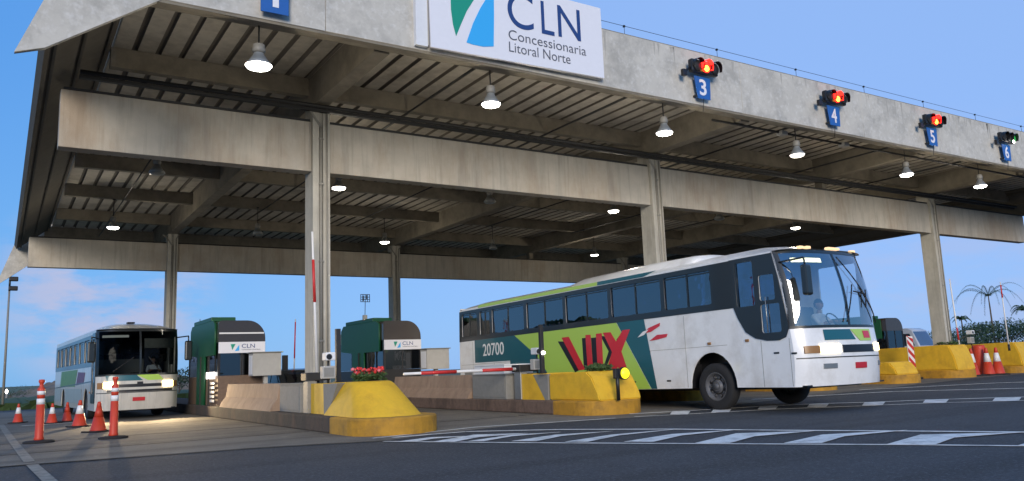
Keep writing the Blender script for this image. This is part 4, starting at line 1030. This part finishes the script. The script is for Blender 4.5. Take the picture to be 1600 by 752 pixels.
W2 = 2.52
LV = dict(wg=M['windglass2'], name='coach', label='white coach with headlights on coming through lane 1 at left', W=W2, L=11.8, ZR=2.93, zk=.30, zb=1.40, zw0=1.85, zw1=2.74,
  loc=(2.70, 29.35, 0), rz=.045, wins=[(1.75, 3.0), (3.15, 4.4), (4.55, 5.8), (5.95, 7.2), (7.35, 8.6), (8.75, 10.0), (10.15, 11.3)], mirrors=((-.22, -1), (W2 + .22, 1)), rw=.47, wy=(2.3, 8.7), tilt=0, rake=.22,
  paint=M['buscream'], band0=.9, zg=.86,
  door=[(.46, 2.85), (1.05, 2.85), (1.05, .55), (.235, .55), (.235, 1.4), (.30, 2.1)], doorglass=[(.55, .95, 1.85, 2.65), (.42, .92, .85, 1.65)],
  front=[('headlight', M['head_on2'], .20, .58, 1.02, 1.20, .03), ('headlight', M['head_on2'], 1.98, 2.32, 1.02, 1.20, .03), ('grille', M['black'], .62, 1.94, 1.03, 1.13, .012), ('lower_grille', M['black'], .30, 2.30, .88, .95, .012),
         ('number_plate', M['plate'], 1.05, 1.42, .58, .70, .025), ('destination_sign', M['destdim'], .16, .92, 2.66, 2.74, -.06), ('indicator', M['amber'], .04, .19, 1.0, 1.2, .03), ('indicator', M['amber'], 2.33, 2.48, 1.0, 1.2, .03), ('sun_visor', M['pvc'], 1.4, 2.4, 2.30, 2.62, -.10)],
  fquads=[('front_band_teal', M['teal'], [(.30, 1.24), (1.35, 1.24), (1.15, 1.42), (.25, 1.42)], .012), ('front_band_lime', M['lime'], [(1.50, 1.24), (2.0, 1.24), (1.85, 1.42), (1.16, 1.42)], .014), ('front_emblem', M['black'], [(1.17, 1.06), (1.35, 1.06), (1.35, 1.2), (1.17, 1.2)], .03)],
  wipers=[((.45, 1.55), (1.05, 2.0)), ((1.85, 1.55), (1.50, 2.0))],
  decals=[('side_graphic_green', M['livgreen'], [[(9.5, 1.72), (4.6, 1.72), (5.2, 1.1), (9.8, 1.1)]]), ('side_graphic_purple', M['livpurple'], [[(4.4, 1.62), (2.6, 1.58), (2.9, 1.2), (4.8, 1.15)]]), ('lower_side_band', M['livgrey'], [[(11.7, 1.02), (3.3, 1.02), (3.3, .5), (7.9, .5), (7.9, 1.0), (9.5, 1.0), (9.5, .5), (11.7, .5)]]), ('waist_line', M['busblack'], [[(11.7, 1.03), (11.7, 1.07), (.9, 1.28), (.9, 1.24)]])],
  dl=[1, 1, 1, 2], texts=[], sidelamps=[1.3], zsl=.9)
c2 = coach(LV)
# roof hatch bits
mb = MB(); mb.box(1.0, 1.25, .9, 1.1, 3.17, 3.23, .02); mb.build('roof_beacon', M['black'], c2)
# the light the lit headlamps throw
for x, y in ((3.1, 29.15), (4.85, 29.15)):
    h = bpy.data.lights.new('headlamp_light', 'SPOT'); h.energy = 480; h.color = (1, .74, .42); h.spot_size = R(70); h.spot_blend = .7; h.shadow_soft_size = .08
    o = bpy.data.objects.new('headlamp_light', h); COL.objects.link(o); o.location = (x, y, 1.1); o.rotation_euler = (R(82), 0, R(180))

# ------------------------------------------------------------------ seated drivers
def person(label, loc, s=1.0, skinm=None):
    t = empty('person', label, 'person', loc)
    V = [(0, 0, .10), (0, -.01, .30), (0, -.02, .48), (0, -.03, .56), (0, -.04, .66),             # pelvis, waist, chest, neck, head base
         (-.17, -.02, .50), (-.23, -.20, .32), (-.14, -.42, .36), (-.13, -.47, .38),                # arm
         (.17, -.02, .50), (.23, -.20, .32), (.14, -.42, .36), (.13, -.47, .38),
         (-.10, -.02, .08), (-.12, -.42, .10), (-.12, -.48, -.30), (-.12, -.60, -.34),
         (.10, -.02, .08), (.12, -.42, .10), (.12, -.48, -.30), (.12, -.60, -.34)]
    E = [(0, 1), (1, 2), (2, 3), (3, 4), (2, 5), (5, 6), (6, 7), (7, 8), (2, 9), (9, 10), (10, 11), (11, 12), (0, 13), (13, 14), (14, 15), (15, 16), (0, 17), (17, 18), (18, 19), (19, 20)]
    rad = [.15, .14, .15, .055, .05, .065, .05, .036, .03, .065, .05, .036, .03, .10, .075, .05, .04, .10, .075, .05, .04]
    me = bpy.data.meshes.new('body'); me.from_pydata([tuple(c * s for c in v) for v in V], E, [])
    o = link('body', me, None, None)
    md = o.modifiers.new('k', 'SKIN'); sv = me.skin_vertices[0].data
    for i, r_ in enumerate(rad): sv[i].radius = (r_ * s, r_ * s * (.72 if i < 3 else 1))
    sv[0].use_root = True
    o.modifiers.new('s', 'SUBSURF').levels = 2
    dg = bpy.context.evaluated_depsgraph_get(); m2 = bpy.data.meshes.new_from_object(o.evaluated_get(dg)); bpy.data.objects.remove(o)
    m2.materials.clear()
    for m_ in (M['shirt'], M['trouser'], M['skin']): m2.materials.append(m_)
    for p in m2.polygons:
        c = p.center / s; p.use_smooth = True
        p.material_index = 2 if (c.z > .57 and abs(c.x) < .1) or (c.y < -.30 and c.z > .25) else (1 if c.z < .17 else 0)
    b = link('body', m2, None, t)
    mb = MB(); q = bmesh.new(); bmesh.ops.create_uvsphere(q, u_segments=20, v_segments=14, radius=1)
    for v in q.verts:
        x, y, z = v.co
        v.co = Vector((x * .078 * (1 - .18 * max(0, -z)), y * .098 - .045 - (.012 if z < -.2 and y < 0 else 0), z * .118 + .76)) * s
    mb.merge(q, True); mb.hexa([Vector(p) * s for p in ((-.012, -.135, .74), (.012, -.135, .74), (.012, -.13, .79), (-.012, -.13, .79))], [Vector(p) * s for p in ((-.012, -.165, .738), (.012, -.165, .738), (.006, -.145, .785), (-.006, -.145, .785))])
    for sx in (-1, 1): mb.box(*sorted((sx * .074 * s, sx * .088 * s)), -.06 * s, -.03 * s, .735 * s, .79 * s, .004)
    hd = mb.build('head', M['skin'], t)
    mb = MB()
    for sx in (-1, 1): mb.box((sx * .03 - .012) * s, (sx * .03 + .012) * s, -.146 * s, -.136 * s, .77 * s, .78 * s)
    mb.box(-.022 * s, .022 * s, -.146 * s, -.138 * s, .705 * s, .712 * s); mb.build('eyes_and_mouth', M['hair'], hd)
    mb = MB(); q = bmesh.new(); bmesh.ops.create_uvsphere(q, u_segments=20, v_segments=14, radius=1)
    bmesh.ops.delete(q, geom=[v for v in q.verts if v.co.z < .15 - .55 * max(0, v.co.y) and v.co.y < .3 or v.co.z < -.5], context='VERTS')
    for v in q.verts: v.co = Vector((v.co.x * .086, v.co.y * .106 - .038, v.co.z * .126 + .764)) * s
    mb.merge(q, True); mb.build('hair', M['hair'], t)
    for sx in (-1, 1):
        mb = MB(); bx = Vector((sx * .13, -.47, .38)) * s
        for k, ln in enumerate((.055, .065, .06, .045)):
            p = bx + Vector(((-.03 + k * .02) * s, -.02 * s, 0)); mb.tube([p, p + Vector((0, -ln * .6 * s, .012 * s)), p + Vector((0, -ln * s, -.02 * s))], .009 * s, 6)
        p = bx + Vector((-sx * .03 * s, 0, 0)); mb.tube([p, p + Vector((-sx * .03 * s, -.03 * s, .015 * s)), p + Vector((-sx * .03 * s, -.05 * s, 0))], .010 * s, 6)
        mb.build('hand', M['skin'], t)
    return t
p1 = person('driver in a white shirt at the wheel of the coach 20700', (14.43 + W1 * .66 + .23, 11.27 + 1.13, 1.55), 1.12)
p2 = person('driver in a white shirt at the wheel of the lane 1 coach', (2.70 + W2 * .66 + .20, 29.35 + 1.21, 1.22), .95)

# ------------------------------------------------------------------ car in lane 2 and van at the right
def car(name, label, loc, rz, prof, glassp, W, wy, rw, m, front_g):
    t = empty(name, label, 'car' if name != 'delivery_van' else 'van', loc, rz)
    b = bmesh.new(); n = len(prof)
    secs = [(0.0, .10), (.07, .03), (.16, 0), (W - .16, 0), (W - .07, .03), (W, .10)]
    rings = []
    zc = max(p[1] for p in prof) * .5; yc = (prof[0][0] + max(p[0] for p in prof)) / 2
    for x, ins in secs:
        ring = []
        for y, z in prof:
            tum = .16 * max(0, (z - .85)) if z > .85 else 0
            xx = min(max(x, tum), W - tum); ring.append(b.verts.new((xx, yc + (y - yc) * (1 - ins * .35), zc + (z - zc) * (1 - ins * .5))))
        rings.append(ring)
    for A, B in zip(rings, rings[1:]):
        for i in range(n): f = b.faces.new([A[i], A[(i + 1) % n], B[(i + 1) % n], B[i]]); f.smooth = True
    b.faces.new(rings[0]); b.faces.new(rings[-1]); bmesh.ops.recalc_face_normals(b, faces=b.faces)
    mb = MB(); mb.merge(b); mb.build('body', m, t)
    for s in (0, 1):
        for g in glassp:
            me = plate_mesh([g], .01, 'yz', 0)
            for v in me.vertices: tum = .16 * max(0, v.co.z - .85); v.co.x += (tum - .012) if s == 0 else (W - tum + .012)
            link('side_glass', me, M['boothglass'] if False else M['busblack'], t)
    mb = MB(); (y0, z0), (y1, z1) = front_g; mb.face([(.22, y0 - .02, z0), (W - .22, y0 - .02, z0), (W - .30, y1 - .02, z1 + .01), (.30, y1 - .02, z1 + .01)]); mb.build('windscreen', M['windglass'] if False else M['busglass'], t)
    for y in wy: wheel(t, .1, y, rw, .2, -1); wheel(t, W - .1, y, rw, .2, 1)
    for x in (.18, W - .48):
        mb = MB(); mb.box(x, x + .3, -.03, .03, .62, .74, .02); mb.build('headlight', M['whitelamp'] if name == 'delivery_van' else M['steel'], t)
    mb = MB(); mb.box(W / 2 - .22, W / 2 + .22, -.03, .02, .42, .52); mb.build('number_plate', M['white'], t)
    return t
hatch = [(0, .3), (0, .62), (.06, .78), (.95, .95), (1.65, 1.36), (2.2, 1.45), (3.2, 1.42), (3.85, 1.02), (4.0, .9), (4.02, .35), (3.7, .28), (.2, .25)]
car('parked_car', 'dark blue car waiting in lane 2 behind the concrete barrier', (8.3, 27.2, 0), 0, hatch, [[(1.25, .98), (1.72, 1.32), (2.15, 1.38), (2.15, .98)], [(2.25, .98), (2.25, 1.38), (3.1, 1.35), (3.5, 1.0)]], 1.65, (.75, 3.2), .30, M['carpaint'], ((.98, .97), (1.62, 1.34)))
vanp = [(0, .4), (0, 1.1), (.25, 1.5), (.75, 2.5), (1.1, 2.65), (5.4, 2.65), (5.5, 2.5), (5.5, .4)]
car('delivery_van', 'pale van standing beyond the far right booth', (48.2, 28.6, 0), 0, vanp, [[(.55, 1.55), (.9, 2.3), (1.7, 2.3), (1.7, 1.55)]], 2.1, (.9, 4.4), .38, M['truckwhite'], ((.27, 1.52), (.72, 2.42)))

# ------------------------------------------------------------------ cones, delineators, hazard panel
def make_cone(top=True):
    t = empty('traffic_cone', '', 'traffic cone')
    mb = MB(); mb.box(-.27, .27, -.27, .27, 0, .035, .01); mb.build('base', M['darkrubber'], t)
    mb = MB(); mb.lathe([(.20, .036), (.185, .06), (.115, .36), (.112, .36), (.10, .365), (.055, .595), (.062, .60), (.045, .70), (.035, .74), (.001, .745)], n=24)
    mb.build('cone_body', M['orange'], t)
    mb = MB(); mb.lathe([(.112, .362), (.062, .598)], n=24); mb.build('reflective_band', M['reflwhite' if top else 'orange'], t)
    if top == 2: pass
    return t
def make_delin():
    t = empty('delineator_post', '', 'delineator post')
    mb = MB(); mb.lathe([(.30, 0), (.30, .03), (.24, .05), (.06, .06)], n=20); mb.build('base', M['darkrubber'], t)
    mb = MB(); mb.lathe([(.085, .05), (.10, .08), (.085, .12), (.078, .92), (.001, .925)], n=18); mb.build('shaft', M['orange'], t)
    mb = MB(); mb.lathe([(.080, .80), (.080, .92), (.001, .922)], n=18); mb.build('white_band', M['reflwhite'], t)
    mb = MB(); mb.lathe([(.070, .925), (.075, .98), (.075, 1.13), (.04, 1.17), (.04, 1.24), (.06, 1.27), (.055, 1.32), (.001, 1.325)], n=18); mb.build('handle_knob', M['orange'], t)
    mb = MB(); mb.lathe([(.078, 1.0), (.078, 1.08)], n=18); mb.build('upper_band', M['reflwhite'], t)
    return t
d0 = make_delin(); d0['group'] = 'orange delineator posts by lane 1'
for i, (x, y, l) in enumerate(((.81, 20.15, 'tall orange delineator post at far left, its base black'), (2.20, 19.82, 'tall orange delineator post in front of the coach headlight'))):
    o = d0 if i == 0 else copy_tree(d0); o.location = (x, y, 0); o['label'] = l
ca = make_cone(True); cb = make_cone(False)
ca['group'] = cb['group'] = 'traffic cones'
CN = [(2.19, 22.85, 0, 'all orange cone with no white band, left of the delineator at the coach headlight'), (2.03, 26.22, 1, 'orange cone with a white band near the coach front wheel'),
      (.65, 31.76, 1, 'small far cone left of the left delineator post'), (1.52, 29.6, 1, 'white banded cone just right of the left delineator post'), (1.98, 30.3, 0, 'plain orange cone nearest the rear of the lane 1 coach'),
      (36.75, 19.6, 1, 'leftmost cone of the right hand cluster, by the yellow block'), (37.75, 19.45, 1, 'tallest looking cone in the middle of the right hand cluster'), (38.3, 19.3, 1, 'rightmost cone of the right hand cluster')]
ua = ub = False
for x, y, k, l in CN:
    if k:
        o = copy_tree(ca) if ua else ca; ua = True
    else:
        o = copy_tree(cb) if ub else cb; ub = True
    o.location = (x, y, 0); o['label'] = l; o.rotation_euler = (0, 0, x * 1.7)
    if x > 30: o.scale = (1.4, 1.4, 1.65)
    elif y > 28: o.scale = (.82, .82, .84)
# hazard panel, diagonal stripes
t = empty('hazard_panel', 'tall red and white diagonally striped hazard panel right of the coach', 'hazard panel', (33.45, 20.4, 0), 0)
mb = MB(); mb.box(-.22, .22, -.015, .015, .08, 1.85, .004); mb.build('panel_board', M['reflwhite'], t)
for i in range(5):
    z = .12 + i * .36
    plate('red_stripe', [[(-.22, z + .34), (.22, z), (.22, z + .18 if i < 5 else z), (-.22, min(1.85, z + .52))]], .006, M['redpaint'], t, 'xz', -.02)
mb = MB(); mb.box(-.3, .3, -.25, .25, 0, .08, .01); mb.build('foot', M['darkrubber'], t)
# orange drum behind the cones
t = empty('orange_barrel', 'orange barrel standing among the right hand cones', 'traffic barrel', (38.0, 19.9, 0))
mb = MB(); mb.lathe([(.36, 0), (.36, .06), (.30, .08), (.27, 1.3), (.24, 1.36), (.001, 1.37)], n=20); mb.build('barrel_body', M['orange'], t)
mb = MB(); mb.lathe([(.292, .35), (.287, .6)], n=20); mb.build('white_band', M['reflwhite'], t)

# ------------------------------------------------------------------ street lamp mast at the far left
t = empty('street_lamp', 'tall thin lamp mast with two lamp heads at the far left', 'street lamp', (.30, 50, 0))
mb = MB(); mb.cyl((0, 0, 0), (0, 0, 6.8), .07, .045, 10); mb.build('pole', M['pvc'], t)
for z in (6.35, 6.85):
    mb = MB(); mb.box(-.05, .38, -.12, .12, z - .12, z + .12, .04); mb.build('lamp_head', M['black'], t)
mb = MB(); mb.cyl((0, 0, 6.2), (0, 0, 7.1), .05, n=8); mb.build('top_bracket', M['black'], t)
t = empty('distant_light', 'small white light on a short post at the left horizon', 'lamp', (.55, 62, 0))
mb = MB(); mb.cyl((0, 0, 0), (0, 0, .75), .05, n=8); mb.build('post', M['pvc'], t)
mb = MB(); mb.lathe([(.001, .75), (.07, .82), (.07, .95), (.001, 1.05)], n=12); mb.build('lamp_globe', M['whitelamp'], t)

# ------------------------------------------------------------------ vegetation
def tree(name, label, loc, h, rx, rz_, n, seed, m=None, cat='tree', group=None, trunk=.12):
    random.seed(seed); t = empty(name, label, cat, loc, 0, group)
    mb = MB(); mb.cyl((0, 0, 0), (.1, 0, h * .5), trunk, trunk * .6, 8)
    for i in range(6):
        a = i * 1.05 + random.random(); mb.cyl((.05, 0, h * (.25 + .05 * i)), (rx * .6 * math.cos(a), rx * .6 * math.sin(a), h * (.5 + .07 * i)), trunk * .4, trunk * .12, 6)
    mb.build('trunk', M['bark'], t)
    mb = MB(); cl = []
    for i in range(14):
        a = random.random() * 6.28; q = random.random() ** .5; cl.append((rx * .75 * q * math.cos(a), rx * .75 * q * math.sin(a), h * .62 + rz_ * .7 * random.uniform(-1, 1), random.uniform(.3, .55)))
    for i in range(n):
        cx, cy, cz, cr = random.choice(cl)
        d = Vector((random.gauss(0, 1), random.gauss(0, 1), random.gauss(0, 1))).normalized() * cr * random.random() ** .4
        p = Vector((cx + d.x * rx, cy + d.y * rx, cz + d.z * rz_)); e = Vector((random.uniform(-1, 1), random.uniform(-1, 1), random.uniform(-1, 1))).normalized(); f = e.orthogonal().normalized(); s = random.uniform(.10, .26) * (h / 6)
        mb.face([p - e * s * .5, p + f * s, p + e * s * .5, p - f * s])
    mb.build('crown', m or M['leafdark'], t); return t
def palm(label, loc, h, fr, n, seed, droop=1.0, thin=.06, lfk=.24):
    random.seed(seed); t = empty('palm_tree', label, 'palm tree', loc, 0, 'palm trees on the right horizon')
    mb = MB(); pts = [(0, 0, 0), (.1, 0, h * .4), (.05, 0, h * .8), (0, 0, h)]
    for i, (a, b) in enumerate(zip(pts, pts[1:])): mb.cyl(a, b, .16 - i * .03, .13 - i * .03, 8)
    mb.build('trunk', M['bark'], t)
    mb = MB()
    for i in range(n):
        a = 2 * PI * i / n + random.uniform(-.2, .2); ln = fr * random.uniform(.75, 1.1); up = random.uniform(.15, .5)
        prev = None
        for k in range(9):
            f = k / 8; p = Vector((math.cos(a) * ln * f, math.sin(a) * ln * f, h + ln * (up * math.sin(f * PI * .62) * 1.2 - droop * .55 * f ** 2.4)))
            if prev is not None:
                sd = Vector((-math.sin(a), math.cos(a), 0)); wv = thin * (1.2 - f)
                mb.face([prev - sd * wv, prev + sd * wv, p + sd * wv * .8, p - sd * wv * .8])
                for q in range(3):
                    pp = prev.lerp(p, q / 3); lf = ln * lfk * (1 - .6 * f)
                    for sg in (-1, 1): mb.face([pp, pp + (p - prev).normalized() * .12, pp + sd * sg * lf + Vector((0, 0, -lf * .8)) + (p - prev) * .5])
            prev = p
    mb.build('crown', M['leafdark'], t); return t
tl = ['low dark tree directly right of the leaning column', 'broad dark tree right of the raised arm', 'tree with a paler crown in the middle of the right treeline', 'tree behind the cone cluster, tall and narrow',
      'dark bushy tree behind the yellow block at the right', 'tree at the right edge of the picture', 'further tree showing over the right treeline', 'lowest tree of the right treeline']
import itertools
k = 0
spots = [(104, 58, 3.8), (111, 60, 4.6), (117.5, 57, 4.9), (124, 62, 5.3), (130, 58, 5.3), (137, 60, 6.0), (142, 57, 5.6), (120, 66, 4.4)]
for (x, y, h), lab in zip(spots, tl):
    tree('broadleaf_tree', lab, (x, y, 0), h, 5.2, h * .42, 2600, 20 + k, group='trees on the right horizon'); k += 1
palm('palm with long arching fronds standing above the right treeline', (119, 60, 0), 8.6, 5.4, 11, 3, 1.25, .05, .07)
palm('small palm on the right treeline near the picture edge', (125.5, 58.5, 0), 6.6, 2.0, 14, 5)
palm('tiny palm between the arching palm and the column', (113, 61, 0), 5.4, 1.5, 12, 9)
tree('bush', 'dark green bush at the left edge of the picture in front of the mound', (.7, 64, 0), 1.15, 1.5, .5, 900, 77, cat='bush', trunk=.04)
tree('bush', 'green bush between the posts behind the car in lane 2', (9.2, 52, 0), 2.1, 1.6, .7, 900, 78, cat='bush', trunk=.05)
for i, (x, y, lab) in enumerate(((30, 95, 'far low bush behind the second booth'), (46, 100, 'far low bush behind the coach rear'))):
    tree('bush', lab, (x, y, 0), 1.2, 3, .5, 500, 90 + i, cat='bush', trunk=.05)

try: sc.cycles.use_denoising = True
except Exception: pass
